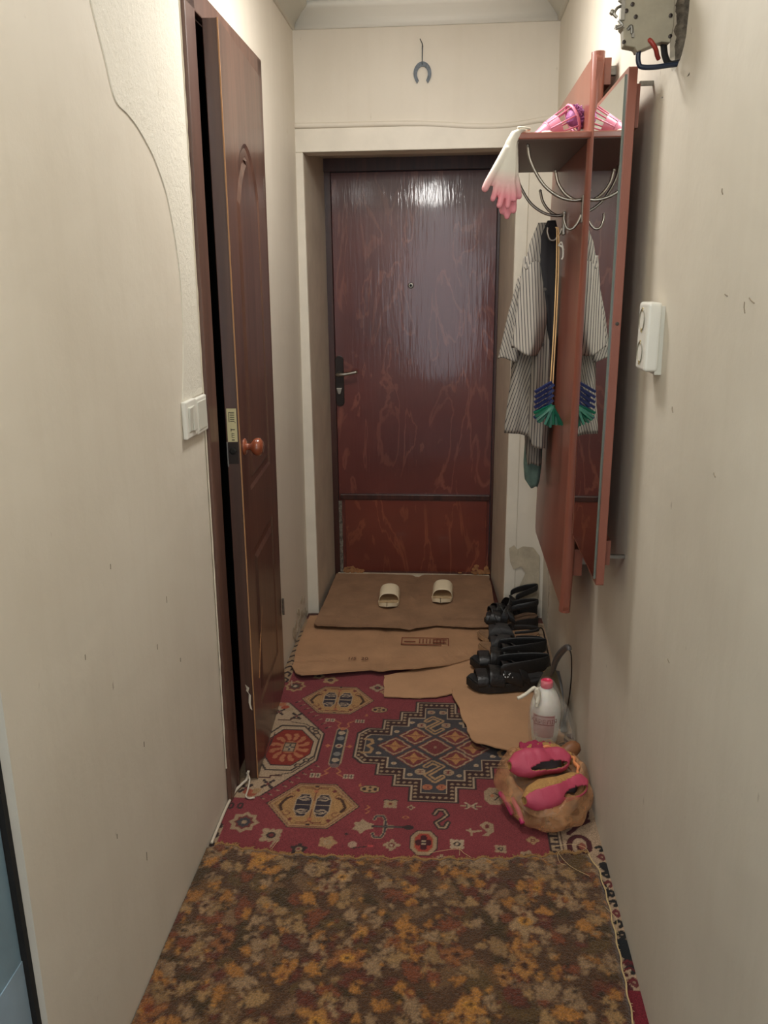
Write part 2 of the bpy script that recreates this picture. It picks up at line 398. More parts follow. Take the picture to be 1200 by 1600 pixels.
def prism(bm, pts, d):
    """pts: planar polygon 3D; d: extrusion vector"""
    d = Vector(d); a = [bm.verts.new(p) for p in pts]; b = [bm.verts.new(Vector(p) + d) for p in pts]
    n = len(pts); bm.faces.new(a); bm.faces.new(b[::-1])
    for i in range(n):
        bm.faces.new((a[i], b[i], b[(i + 1) % n], a[(i + 1) % n]))
    bmesh.ops.recalc_face_normals(bm, faces=bm.faces[:])
def ico(bm, c, r, sub=2, s=(1, 1, 1)):
    bmesh.ops.create_icosphere(bm, subdivisions=sub, radius=r, matrix=Matrix.Translation(c) @ Matrix.Diagonal((*s, 1)))
def surf(bm, rows, close_u=False, close_v=False, uv=None, mi=0):
    """grid of points -> faces; rows[i][j]; optional uv(i,j)"""
    V = [[bm.verts.new(p) for p in r] for r in rows]; nr, nc = len(V), len(V[0])
    lay = bm.loops.layers.uv.get('UVMap') or bm.loops.layers.uv.new('UVMap') if uv else None
    for i in range(nr - (0 if close_v else 1)):
        for j in range(nc - (0 if close_u else 1)):
            ids = [(i, j), (i, j + 1), (i + 1, j + 1), (i + 1, j)]
            f = bm.faces.new([V[a % nr][b % nc] for a, b in ids]); f.material_index = mi
            if uv:
                for lp, (a, b) in zip(f.loops, ids): lp[lay].uv = uv(a, b)
    return V
def solid(o, t, off=0.0):
    m = o.modifiers.new('solid', 'SOLIDIFY'); m.thickness = t; m.offset = off; return o
def subd(o, n=1):
    m = o.modifiers.new('subd', 'SUBSURF'); m.levels = n; m.render_levels = n; return o
def text_mesh(s, size, extrude=0.0002, align='CENTER'):
    cu = bpy.data.curves.new('lettering', 'FONT'); cu.body = s; cu.size = size; cu.extrude = extrude; cu.align_x = align; cu.align_y = 'CENTER'
    t = bpy.data.objects.new('lettering', cu); COL.objects.link(t)
    dg = bpy.context.evaluated_depsgraph_get(); me = bpy.data.meshes.new_from_object(t.evaluated_get(dg))
    bm = NB(); bm.from_mesh(me); bpy.data.objects.remove(t); bpy.data.curves.remove(cu); bpy.data.meshes.remove(me)
    return bm
def XR(z): return 0.426 - 0.0125 * z     # the right wall leans slightly into the hall
def XL(z): return -0.648 + 0.010 * z
def nz(x, y, z=0.0): return noise.noise(Vector((x, y, z)))

#== STRUCTURE ==
YB, YD, ZC = 3.515, 4.01, 2.50
# floor, ceiling
struct(obj('floor', B(-2.0, 0.6, -1.9, 4.4, -0.06, 0.0), M['floor']))
struct(obj('ceiling', B(-0.9, 0.6, -1.9, 3.6, ZC, ZC + .06), M['white_ceiling']))
# left wall with the side door opening (Y 2.14..2.82, z 0..2.12); the wall starts at Y 1.015
def wall_piece(bm, fx, y0, y1, z0, z1, out, ny=1, nzs=1):
    a = [(fx(z0), y0, z0), (fx(z1), y0, z1), (fx(z0), y1, z0), (fx(z1), y1, z1),
         (fx(z0) + out, y0, z0), (fx(z1) + out, y0, z1), (fx(z0) + out, y1, z0), (fx(z1) + out, y1, z1)]
    if out < 0: a = a[4:] + a[:4]
    hexa(bm, a)
bm = NB()
wall_piece(bm, XL, 1.015, 2.135, 0, ZC, -.12)
wall_piece(bm, XL, 2.135, 2.825, 2.125, ZC, -.12)
wall_piece(bm, XL, 2.825, YB, 0, ZC, -.12)
struct(obj('wall_left', bm, M['wall']))
bm = NB(); wall_piece(bm, XL, -1.9, 1.005, 2.06, ZC, -.12); wall_piece(bm, XL, -1.9, 0.1, 0, 2.06, -.12)
struct(obj('wall_left_near', bm, M['wall']))
# right wall with the ragged hole for the uncovered switch box
HY0, HY1, HZ0, HZ1 = 1.60, 1.80, 1.83, 2.06
bm = NB()
wall_piece(bm, XR, -1.9, HY0, 0, ZC, .12); wall_piece(bm, XR, HY1, YB, 0, ZC, .12)
wall_piece(bm, XR, HY0, HY1, 0, HZ0, .12); wall_piece(bm, XR, HY0, HY1, HZ1, ZC, .12)
# plane ring between the square cut and the ragged outline of the hole
rag = [(1.640, 1.900), (1.634, 1.94), (1.630, 1.985), (1.628, 2.03), (1.64, 2.052), (1.74, 2.052), (1.765, 2.03), (1.768, 1.98), (1.76, 1.93),
       (1.752, 1.895), (1.742, 1.872), (1.722, 1.862), (1.700, 1.858), (1.676, 1.868), (1.655, 1.880)]
N_ = 60; inner = []; outer = []
def on_rect(t):
    y = (HY0 + HY1) / 2 + .2 * math.cos(t); z = (HZ0 + HZ1) / 2 + .2 * math.sin(t)
    cy, cz = (HY0 + HY1) / 2, (HZ0 + HZ1) / 2; hy, hz = (HY1 - HY0) / 2, (HZ1 - HZ0) / 2
    k = min(hy / max(abs(math.cos(t)), 1e-6), hz / max(abs(math.sin(t)), 1e-6)); return cy + k * math.cos(t), cz + k * math.sin(t)
cy, cz = 1.698, 1.95
def ray_poly(t):
    best = None; dx, dz = math.cos(t), math.sin(t)
    for i in range(len(rag)):
        (a, b), (c, d) = rag[i], rag[(i + 1) % len(rag)]
        ex, ez = c - a, d - b; den = dx * ez - dz * ex
        if abs(den) < 1e-9: continue
        s = ((a - cy) * ez - (b - cz) * ex) / den; u = ((a - cy) * dz - (b - cz) * dx) / den
        if s > 0 and 0 <= u <= 1: best = s if best is None else max(best, s)
    return best
for i in range(N_):
    t = 2 * PI * i / N_; s = ray_poly(t) * (1 + .05 * nz(i * .9, 3.3)); inner.append((cy + s * math.cos(t), cz + s * math.sin(t)))
    y, z = on_rect(t); outer.append((y, z))
surf(bm, [[(XR(z), y, z) for y, z in outer], [(XR(z), y, z) for y, z in inner], [(XR(z) + .03 + .008 * nz(y * 90, z * 90), y + .2 * (cy - y), z + .2 * (cz - z)) for y, z in inner]], close_u=True)
box(bm, 0.455, 0.46, HY0, HY1, HZ0, HZ1)
struct(obj('wall_right', bm, M['wall_r']))
bm = NB()
surf(bm, [[(XR(z) + .004 + .003 * nz(y * 70, z * 70), y, z) for y, z in inner],
          [(XR(z) + .022 + .008 * nz(y * 90, z * 90), y + .22 * (cy - y), z + .22 * (cz - z)) for y, z in inner],
          [(XR(z) + .045, y + .3 * (cy - y), z + .3 * (cz - z)) for y, z in inner], [(XR(z) + .045, cy + .01 * (y - cy), cz + .01 * (z - cz)) for y, z in inner]], close_u=True)
struct(obj('trim_1', bm, M['hole'], smooth=False), 'broken plaster rim of the hole around the uncovered switch')
# back wall with the deep entrance recess
JL0, JL1, JR0, JR1, HT0, HT1 = -0.600, -0.590, 0.252, 0.216, 1.985, 2.03
bm = NB()
box(bm, -.80, JL0, YB, YB + .6, 0, ZC); box(bm, JR0, .58, YB, YB + .6, 0, ZC); box(bm, JL0, JR0, YB, YB + .10, HT0, ZC)
struct(obj('wall_back', bm, M['wall']))
bm = NB()   # painted linings of the recess
hexa(bm, [(JL0 - .02, YB + .003, 0), (JL0 - .02, YB + .003, HT0), (JL0 - .02, YD + .05, 0), (JL0 - .02, YD + .05, HT1 + .02), (JL0 + .002, YB + .003, 0), (JL0 + .002, YB + .003, HT0), (JL1, YD + .05, 0), (JL1, YD + .05, HT1 + .02)])
hexa(bm, [(JR0 - .002, YB + .003, 0), (JR0 - .002, YB + .003, HT0), (JR1, YD + .05, 0), (JR1, YD + .05, HT1 + .02), (JR0 + .05, YB + .003, 0), (JR0 + .05, YB + .003, HT0), (JR0 + .05, YD + .05, 0), (JR0 + .05, YD + .05, HT1 + .02)])
hexa(bm, [(JL0, YB + .003, HT0 - .001), (JL0, YB + .003, HT0 + .1), (JL0, YD + .05, HT1), (JL0, YD + .05, HT1 + .1), (JR0, YB + .003, HT0 - .001), (JR0, YB + .003, HT0 + .1), (JR0, YD + .05, HT1), (JR0, YD + .05, HT1 + .1)])
struct(obj('trim_2', bm, M['jamb'], bevel=.002), 'grey-beige painted lining of the entrance recess')
struct(obj('wall_rear', B(-.9, .6, -1.96, -1.9, 0, ZC), M['wall']))
# cornices
def cornice(bm, p0, p1, inward, zt=ZC):
    prof = [(0, 0), (0, -.078), (.010, -.078), (.012, -.062), (.028, -.046), (.045, -.03), (.058, -.022), (.070, -.012), (.070, 0)]
    p0, p1, iw = Vector(p0), Vector(p1), Vector(inward)
    surf(bm, [[p + iw * a + Vector((0, 0, zt + b)) for a, b in prof] for p in (p0, p1)])
bm = NB(); cornice(bm, (-.70, YB, 0), (.5, YB, 0), (0, -1, 0)); struct(solid(obj('trim_3', bm, M['trim'], smooth=True), .002), 'moulded ceiling cornice')
bm = NB(); cornice(bm, (XL(2.45), -1.9, 0), (XL(2.45), YB, 0), (1, 0, 0)); struct(solid(obj('trim_4', bm, M['trim'], smooth=True), .002))
bm = NB(); cornice(bm, (XR(2.45), -1.9, 0), (XR(2.45), YB, 0), (-1, 0, 0)); struct(solid(obj('trim_5', bm, M['trim'], smooth=True), .002))
# sagging ridge over the entrance
pts = curve_pts([(-.64, YB, 2.084), (-.45, YB, 2.082), (-.26, YB, 2.082), (-.10, YB, 2.078), (.03, YB, 2.068), (.13, YB, 2.064), (.24, YB, 2.068), (.40, YB, 2.090)], 6)
bm = NB(); tube(bm, [p + Vector((0, -.001, 0)) for p in pts], .011, 10)
struct(obj('trim_6', bm, M['wall'], smooth=True), 'sagging plaster ridge above the entrance door')
# slightly raised painted band framing the opening
bm = NB()
box(bm, XL(0) - .02, JL0 + .001, YB - .006, YB + .02, 0, 1.985); box(bm, JR0 - .001, .30, YB - .006, YB + .02, 0, 1.985); box(bm, XL(0) - .02, XR(2) + .02, YB - .006, YB + .02, HT0, 2.072)
struct(obj('trim_7', bm, mat('cream_band_paint', (218, 210, 194), .5, bump=.15, bscale=12, var=.08, vscale=6), bevel=.003))
# smooth left wall versus older textured plaster, slightly thicker, ends in a curved edge
edge = [(1.50, 2.10), (1.56, 1.965), (1.60, 1.89), (1.634, 1.825), (1.69, 1.81), (1.739, 1.795), (1.79, 1.77), (1.834, 1.742), (1.885, 1.69), (1.915, 1.63), (1.94, 1.55), (1.948, 1.47), (1.942, 1.38), (1.925, 1.30), (1.904, 1.222)]
pts = curve_pts([(0, y, z) for y, z in edge], 5)
bm = NB(); rows = []
for p in pts:
    r = []
    for k in range(9):
        y = p.y + (2.078 - p.y) * k / 8; t = .0022 if k else 0.0
        r.append((XL(p.z) + t, y, p.z))
    rows.append([(XL(p.z) - .001, p.y, p.z)] + r[0:0] + [(XL(p.z) + .0022, p.y + .0012, p.z)] + r[1:])
surf(bm, rows)
bm2rows = [[(XL(z) + .0022, 1.50 + (2.078 - 1.5) * k / 4 if z > 2.1 else 0, z) for k in range(5)] for z in (ZC, 2.1001)]
surf(bm, bm2rows)
struct(obj('trim_8', bm, M['plaster']), 'area of rough whitewashed plaster left of the side door')

# bare plaster patches, chips, scuffs
def blob_poly(cx, cz, rx, rz, n=28, seed=0, rough=.35):
    return [(cx + rx * (1 + rough * nz(i * .55, seed)) * math.cos(2 * PI * i / n), cz + rz * (1 + rough * nz(i * .55, seed + 9)) * math.sin(2 * PI * i / n)) for i in range(n)]
bm = NB()
prism(bm, [(x, YB - .0075, z) for x, z in [(.268, .335), (.29, .35), (.305, .33), (.33, .345), (.375, .34), (.405, .30), (.41, .12), (.395, .02), (.345, .0), (.305, .03), (.30, .10), (.325, .17), (.345, .22), (.325, .25), (.29, .235), (.275, .27)]], (0, .001, 0))
struct(obj('trim_9', bm, M['peel']), 'patch of bare grey plaster beside the entrance recess')
bm = NB()
cr_ = curve_pts([(XR(.55), 3.35, .50), (XR(.4), 3.30, .40), (XR(.3), 3.32, .30), (XR(.25), 3.27, .24), (XR(.1), 3.29, .12), (XR(0), 3.24, .05)], 6)
tube(bm, [p + Vector((-.0005, .006 * nz(p.z * 60, 2), 0)) for p in cr_], .0022, 5)
for (y, z, l, a) in ((1.19, 1.465, .022, .3), (1.215, 1.455, .016, 1.2), (1.30, 1.47, .012, .2), (1.55, 1.26, .012, .9), (1.28, 1.20, .010, .5), (1.45, .80, .012, .2), (1.36, 1.62, .01, 1.0)):
    tube(bm, [(XR(z) - .0004, y - l * math.cos(a) / 2, z - l * math.sin(a) / 2), (XR(z) - .0006, y + .002, z), (XR(z) - .0004, y + l * math.cos(a) / 2, z + l * math.sin(a) / 2)], .0009, 5)
struct(obj('trim_10', bm, mat('dark_crack', (140, 128, 110), .9)), 'cracks and scuffs on the right wall')
bm = NB()
for (y, z, l) in ((1.70, .80, .015), (1.62, .72, .012), (1.46, .30, .02), (1.50, .55, .012), (1.33, .45, .01), (1.76, .62, .01), (1.28, .86, .01), (1.42, .98, .01)):
    tube(bm, [(XL(z) + .0003, y, z - l / 2), (XL(z) + .0006, y + .001, z + l / 2)], .0007, 5)
struct(obj('trim_11', bm, bpy.data.materials['dark_crack']), 'small dark scuffs on the left wall')
bm = NB()
for k in range(26):
    y = 3.12 + .34 * random.random(); z = .02 + (.13 - .25 * abs(y - 3.3)) * random.random()
    prism(bm, [(XL(z) + .0008 + .00004 * k, y + a, z + b) for a, b in blob_poly(0, 0, .008 + .012 * random.random(), .008 + .015 * random.random(), 9, k)], (.0012, 0, 0))
struct(obj('trim_12', bm, M['peel']), 'crumbling plaster low on the left wall near the entrance')

# unlit room behind the side door
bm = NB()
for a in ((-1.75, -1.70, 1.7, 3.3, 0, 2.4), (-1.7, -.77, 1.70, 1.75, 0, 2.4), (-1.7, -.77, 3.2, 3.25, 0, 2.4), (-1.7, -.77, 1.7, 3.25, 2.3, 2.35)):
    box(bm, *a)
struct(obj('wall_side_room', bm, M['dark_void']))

#== BLUE DOOR at the left edge ==
root = empty('door_3', (-.665, 1.0, 0)); struct(root, 'blue-grey painted door leaf at the left edge of the hall')
obj('leaf', B(-.70, -.664, .16, 1.003, .002, 2.04), M['blue_paint'], root, bevel=.002)
obj('pale_lower_face', B(-.664, -.6625, .17, 1.0015, .005, .47), M['blue_paint2'], root)  # lower part of the leaf, paler than the rest
obj('gap_shade', B(-.70, -.655, 1.003, 1.0145, 0, 2.05), M['black_gap'], root)  # black strip standing in for the shade in the gap

#== ENTRANCE DOOR ==
root = empty('door_1', (-.19, YD, 0)); struct(root, 'dark red lacquered plywood entrance door with peephole and lever handle')
bm = NB()
box(bm, -.593, -.562, YD + .002, YD + .05, 0, 2.06); box(bm, .205, .219, YD + .002, YD + .05, 0, 2.06); box(bm, -.593, .22, YD - .008, YD + .05, 1.968, 2.06)
obj('frame', bm, M['door_dark'], root, bevel=.002)
leaf = obj('leaf', B(-.560, .203, YD + .006, YD + .05, .018, 1.966), M['ply'], root, bevel=.002)
obj('lower_panel', B(-.530, .190, YD - .003, YD + .007, .035, .418), M['ply_low'], root, bevel=.002)
obj('moulding', B(-.553, .203, YD - .010, YD + .007, .418, .448), M['door_dark'], root, bevel=.004)
bm = NB()
for k in range(90):
    s = random.random()
    if s < .45: x = .203 - abs(random.gauss(0, .055)); z = .03 + abs(random.gauss(0, .022)) * max(.1, 1 - (.2 - x) * 6)
    else: x = -.540 + abs(random.gauss(0, .04)); z = .03 + abs(random.gauss(0, .012)) * max(.1, 1 - (x + .55) * 6)
    prism(bm, [(a, YD - .0036 - .00003 * k, b) for a, b in blob_poly(x, z, .004 + .011 * random.random(), .003 + .008 * random.random(), 9, k)], (0, .009, 0))
obj('chipped_lacquer', bm, M['chip'], root)
bm = NB()
prism(bm, [(-.562, YD - .002, z) for z in (.02,)] + [(-.546 + .004 * nz(z * 30, 4), YD - .002, z) for z in np.linspace(.02, .41, 24)] + [(-.562, YD - .002, .41)], (0, .007, 0))
obj('filler_strip', bm, M['hole'], root)
obj('threshold', B(-.575, .21, YD - .03, YD + .03, 0, .022), mat('pale_threshold', (205, 190, 165), .6, var=.2, vscale=30), root, bevel=.003)
bm = NB()
prism(bm, [(-.541 + .021 * math.cos(a) * 1.0, YD - .004, (1.118 if math.sin(a) > 0 else .915) + .021 * math.sin(a)) for a in [PI * 2 * i / 24 for i in range(24)]], (0, .011, 0))
pl = obj('lock_plate', bm, M['dark_metal'], root, bevel=.002)
bm = NB(); tube(bm, curve_pts([(-.545, YD - .002, 1.052), (-.545, YD - .035, 1.052), (-.535, YD - .05, 1.053), (-.50, YD - .052, 1.056), (-.448, YD - .05, 1.066)], 5), [.010] * 9 + [.009] * 6 + [.0085] * 6, 10)
sub('lever', bm, M['chrome'], pl, root, smooth=True)
bm = NB(); prism(bm, [(-.556, YD - .018, .985), (-.528, YD - .018, .985), (-.536, YD - .018, .955), (-.548, YD - .018, .955)], (0, .014, 0))
sub('thumb_turn', bm, M['chrome'], pl, root, bevel=.002)
bm = NB(); lathe(bm, [(.013, 0), (.0135, -.004), (.010, -.006), (.006, -.0055)], (-.192, YD + .007, 1.464), 'y', 24)
ph = obj('peephole', bm, M['steel'], root, smooth=True)
bm = NB(); lathe(bm, [(.0058, 0), (.0058, -.007), (.003, -.0075)], (-.192, YD + .007, 1.464), 'y', 16)
sub('lens', bm, M['black_gap'], ph, root)

#== SIDE DOOR ==
root = empty('door_2', (-.62, 2.19, 0)); struct(root, 'brown panelled wooden side door standing slightly ajar')
def fl(z): return XL(z)
bm = NB()
def cas(y0, y1, z0, z1, t=.014):
    wall_piece(bm, XL, y0, y1, z0, z1, t)
cas(2.070, 2.150, 0, 2.165); cas(2.805, 2.865, 0, 2.165); cas(2.07, 2.865, 2.112, 2.17)
obj('casing', bm, M['brown_wood2'], root, bevel=.003)
bm = NB()
box(bm, -.77, XL(2) - .002, 2.140, 2.156, 0, 2.12); box(bm, -.77, XL(2) - .002, 2.806, 2.822, 0, 2.12); box(bm, -.77, XL(2) - .002, 2.14, 2.82, 2.108, 2.124)
obj('jamb_lining', bm, M['brown_wood2'], root)
# leaf in its own frame: u along the leaf from free edge (0) to hinge (.60), v through its thickness (0 = hall face), w up
P0 = Vector((-.577, 2.190, 0)); P1 = Vector((-.612, 2.795, 0)); U = (P1 - P0).normalized(); W = Vector((-U.y, U.x, 0))  # W points to -X
LL = (P1 - P0).length; LT = .038; LH = 2.108
def lf(u, v, z, lean=True): return P0 + U * u + W * v + Vector((-.006 + .006 * z if lean else 0, 0, z))
def lbox(bm, u0, u1, v0, v1, z0, z1):
    hexa(bm, [lf(u, v, z) for v in (v1, v0) for u in (u0, u1) for z in (z0, z1)])
bm = NB(); lbox(bm, 0, LL, 0.004, LT, .008, LH)
lo = obj('leaf', bm, M['brown_wood'], root, bevel=.002)
# stiles and rails as a raised layer around two sunk panels, upper one arched
SU0, SU1 = .12, LL - .12
bm = NB(); z_up0, z_up1, z_lo0, z_lo1 = .90, 1.74, .20, .72
def panel_poly(z0, z1, arch):
    pts = [(SU0, z0), (SU1, z0)]
    if arch:
        pts += [(SU1, z1)]; n = 12
        for i in range(1, n):
            t = i / n; u = SU1 + (SU0 - SU1) * t; pts.append((u, z1 + .13 * math.sin(PI * t) ** .8))
        pts += [(SU0, z1)]
    else: pts += [(SU1, z1), (SU0, z1)]
    return pts
# raised frame layer
lbox(bm, 0, SU0, -.0, .005, .008, LH); lbox(bm, SU1, LL, 0, .005, .008, LH)
lbox(bm, SU0, SU1, 0, .005, .008, z_lo0); lbox(bm, SU0, SU1, 0, .005, z_lo1, z_up0)
ar = panel_poly(z_up0, z_up1, True)[2:]
prism(bm, [lf(u, .0, z) for u, z in [(SU1, LH), (SU0, LH)] + ar[::-1]], W * .005)
obj('stiles_and_rails', bm, M['brown_wood'], root)
for (a, b, arch) in ((z_up0, z_up1, True), (z_lo0, z_lo1, False)):
    pp = panel_poly(a, b, arch); cu, cz_ = (SU0 + SU1) / 2, (a + b) / 2
    def inset(d):
        out = []
        for u, z in pp:
            uu = u + math.copysign(d, cu - u) if abs(u - cu) > d else u
            zz = z + d if abs(z - a) < 1e-6 else (z - d)
            out.append((uu, zz))
        return out
    bm = NB(); R = [inset(0), inset(.012), inset(.03), inset(.045)]; D = [0.0, .0045, .0045, -.002]
    surf(bm, [[lf(u, D[k], z) for u, z in R[k]] for k in range(4)], close_u=True)
    bm.faces.new([bm.verts.new(lf(u, -.002, z)) for u, z in R[3]])
    obj('panel', bm, M['brown_wood'], root)
bm = NB(); lbox(bm, -.0012, .002, -.0012, .002, .01, LH)
obj('worn_edge', bm, M['raw_edge'], root)
# on the free edge: sticker and lock
bm = NB(); lbox(bm, -.0012, 0, .006, .033, 1.07, 1.162)
stk = obj('sticker', bm, M['paper'], root)
bm = NB()
for z in (1.148, 1.143, 1.138, 1.133, 1.128): lbox(bm, -.0018, -.001, .012, .024, z - .0015, z)
lbox(bm, -.0018, -.001, .026, .0275, 1.125, 1.152); lbox(bm, -.0018, -.001, .012, .0275, 1.151, 1.1525)
lbox(bm, -.0018, -.001, .012, .0235, 1.103, 1.105); lbox(bm, -.0018, -.001, .022, .0235, 1.099, 1.107); lbox(bm, -.0018, -.001, .010, .0115, 1.122, 1.125)
for z in (1.094, 1.089, 1.083): lbox(bm, -.0018, -.001, .014, .021, z - .0012, z)
lbox(bm, -.0018, -.001, .0205, .0215, 1.082, 1.095); lbox(bm, -.0018, -.001, .014, .022, 1.074, 1.0765)
sub('print', bm, M['black_ink'], stk, root)
bm = NB(); lbox(bm, -.0015, 0, .006, .034, 1.008, 1.068)
lk = obj('lock_faceplate', bm, M['dark_metal'], root)
bm = NB(); lathe(bm, [(.010, 0), (.010, -.004), (.006, -.006)], lf(-.0015, .02, 1.045), 'y', 16)
sub('lock_cylinder', bm, M['black_gap'], lk, root)
bm = NB(); lbox(bm, -.002, 0, .034, .037, 1.000, 1.070)
sub('plate_rim', bm, M['steel'], lk, root)
bm = NB(); kc = lf(.055, 0, 1.045)
lathe(bm, [(.024, .0), (.024, .003), (.019, .006), (.010, .008), (.009, .016), (.013, .021), (.022, .028), (.0265, .037), (.025, .046), (.017, .053), (.004, .055)], kc, 'x', 28)
obj('door_knob', bm, M['knob'], root, smooth=True)
for z in (1.78, .33):
    bm = NB(); c = lf(LL + .001, -.002, 0, False)
    for (a, b) in ((-.032, -.012), (-.010, .010), (.012, .032)):
        lathe(bm, [(.0045, a), (.0045, b)], (c.x, c.y, z), 'z', 12)
    obj('hinge', bm, M['steel'], root)
bm = NB()
w0 = [(.018, .33), (.012, .325), (.016, .31), (.008, .30), (.010, .27), (.006, .25)]
prism(bm, [lf(-.001, v + .006, z) for v, z in w0] + [lf(-.001, v, z - .006) for v, z in w0[::-1]], U * .0015)
obj('chipped_spot', bm, M['white_chip'], root)
bm = NB(); tube(bm, [lf(.10, -.0003, .30), lf(.15, -.0004, .40), lf(.20, -.0003, .50)], .0022, 5)
obj('scratch', bm, M['chip'], root)
# pale ragged paint edge along the near casing
bm = NB()
pts = [Vector((XL(z) + .003, 2.068 + .003 * nz(z * 25, 1), z)) for z in np.linspace(.12, 2.3, 90)]
tube(bm, pts, [.0022 + .0015 * nz(p.z * 40, 5) for p in pts], 6)
struct(obj('trim_13', bm, M['white_chip']), 'ragged pale paint bead along the side door casing')

#== END STRUCTURE ==

# ---------------------------------------------------------------- woven rug: painted cell by cell like the weave
class Ras:
    def __init__(s, x0, x1, y0, y1, res, bg):
        s.x0, s.y0, s.res = x0, y0, res
        s.nx = int(round((x1 - x0) / res)) + 1; s.ny = int(round((y1 - y0) / res)) + 1
        s.X, s.Y = np.meshgrid(x0 + res * np.arange(s.nx), y0 + res * np.arange(s.ny))
        s.C = np.zeros((s.ny, s.nx, 3)); s.C[:] = lin(bg)
    def win(s, ax, bx, ay, by):
        i0 = max(0, int((ay - s.y0) / s.res) - 1); i1 = min(s.ny, int((by - s.y0) / s.res) + 2)
        j0 = max(0, int((ax - s.x0) / s.res) - 1); j1 = min(s.nx, int((bx - s.x0) / s.res) + 2)
        return i0, i1, j0, j1
    def mask_poly(s, P):
        P = np.array(P, float); i0, i1, j0, j1 = s.win(P[:, 0].min(), P[:, 0].max(), P[:, 1].min(), P[:, 1].max())
        if i1 <= i0 or j1 <= j0: return None
        x = s.X[i0:i1, j0:j1]; y = s.Y[i0:i1, j0:j1]; m = np.zeros(x.shape, bool); n = len(P)
        for k in range(n):
            ax, ay = P[k]; bx, by = P[(k + 1) % n]
            if ay == by: continue
            c = ((ay > y) != (by > y)) & (x < (bx - ax) * (y - ay) / (by - ay) + ax)
            m ^= c
        return (i0, i1, j0, j1, m)
    def poly(s, P, c):
        r = s.mask_poly(P)
        if r: i0, i1, j0, j1, m = r; s.C[i0:i1, j0:j1][m] = lin(c)
    def ell(s, cx, cy, rx, ry, c, a=0.0, pw=2.0):
        R = max(rx, ry); i0, i1, j0, j1 = s.win(cx - R, cx + R, cy - R, cy + R)
        if i1 <= i0 or j1 <= j0: return
        dx = s.X[i0:i1, j0:j1] - cx; dy = s.Y[i0:i1, j0:j1] - cy
        u = dx * math.cos(a) + dy * math.sin(a); v = -dx * math.sin(a) + dy * math.cos(a)
        s.C[i0:i1, j0:j1][(np.abs(u / rx) ** pw + np.abs(v / ry) ** pw) <= 1] = lin(c)
    def line(s, P, t, c, closed=False):
        P = list(P); n = len(P)
        for k in range(n if closed else n - 1):
            (ax, ay), (bx, by) = P[k], P[(k + 1) % n]
            i0, i1, j0, j1 = s.win(min(ax, bx) - t, max(ax, bx) + t, min(ay, by) - t, max(ay, by) + t)
            if i1 <= i0 or j1 <= j0: continue
            x = s.X[i0:i1, j0:j1]; y = s.Y[i0:i1, j0:j1]; dx, dy = bx - ax, by - ay; L2 = dx * dx + dy * dy + 1e-12
            q = np.clip(((x - ax) * dx + (y - ay) * dy) / L2, 0, 1)
            s.C[i0:i1, j0:j1][(x - ax - q * dx) ** 2 + (y - ay - q * dy) ** 2 <= (t / 2) ** 2] = lin(c)
    def mesh(s, name, m, zf, keep=None):
        me = bpy.data.meshes.new(name); n = s.nx * s.ny
        co = np.zeros((n, 3), np.float32); co[:, 0] = s.X.ravel(); co[:, 1] = s.Y.ravel(); co[:, 2] = zf(s.X, s.Y).ravel()
        j, i = np.meshgrid(np.arange(s.nx - 1), np.arange(s.ny - 1)); a = (i * s.nx + j)
        if keep is not None: k = keep(s.X[:-1, :-1] + s.res / 2, s.Y[:-1, :-1] + s.res / 2); a = a[k]
        a = a.ravel(); F = np.stack([a, a + 1, a + s.nx + 1, a + s.nx], 1)
        me.vertices.add(n); me.vertices.foreach_set('co', co.ravel())
        me.loops.add(F.size); me.loops.foreach_set('vertex_index', F.ravel().astype(np.int32))
        me.polygons.add(len(F)); me.polygons.foreach_set('loop_start', np.arange(0, F.size, 4, dtype=np.int32))
        me.polygons.foreach_set('loop_total', np.full(len(F), 4, np.int32))
        me.polygons.foreach_set('use_smooth', np.ones(len(F), bool))
        me.update(calc_edges=True); me.validate()
        at = me.color_attributes.new('pile', 'FLOAT_COLOR', 'POINT')
        c4 = np.ones((n, 4), np.float32); c4[:, :3] = s.C.reshape(-1, 3); at.data.foreach_set('color', c4.ravel())
        me.materials.append(m); o = bpy.data.objects.new(name, me); COL.objects.link(o); return o

RED, CREAM, OCH, DK, NAVY, ORG, MAR, TAN = (122, 54, 58), (164, 142, 118), (154, 122, 88), (56, 43, 42), (64, 60, 62), (160, 100, 70), (106, 50, 48), (150, 126, 100)
rug = Ras(-.652, .436, 1.20, 3.44, .003, RED)
def sym(P, cx, cy):  # quadrant outline -> full closed outline
    q = P; return [(cx + x, cy + y) for x, y in q] + [(cx + x, cy - y) for x, y in q[::-1]] + [(cx - x, cy - y) for x, y in q] + [(cx - x, cy + y) for x, y in q[::-1]]
def flower(cx, cy, r, c1=TAN, c2=DK, c3=RED, k=4, a0=0.0):
    for i in range(k):
        a = a0 + 2 * PI * i / k; rug.ell(cx + r * .62 * math.cos(a), cy + r * .62 * math.sin(a), r * .42, r * .30, c1, a)
    for i in range(k):
        a = a0 + PI / k + 2 * PI * i / k; rug.ell(cx + r * .5 * math.cos(a), cy + r * .5 * math.sin(a), r * .3, r * .2, c1, a)
    rug.ell(cx, cy, r * .38, r * .38, c2); rug.ell(cx, cy, r * .2, r * .2, c3)
def octo(cx, cy, rx, ry, c, k=.45):
    rug.poly([(cx - rx, cy - ry * k), (cx - rx, cy + ry * k), (cx - rx * k, cy + ry), (cx + rx * k, cy + ry), (cx + rx, cy + ry * k), (cx + rx, cy - ry * k), (cx + rx * k, cy - ry), (cx - rx * k, cy - ry)], c)
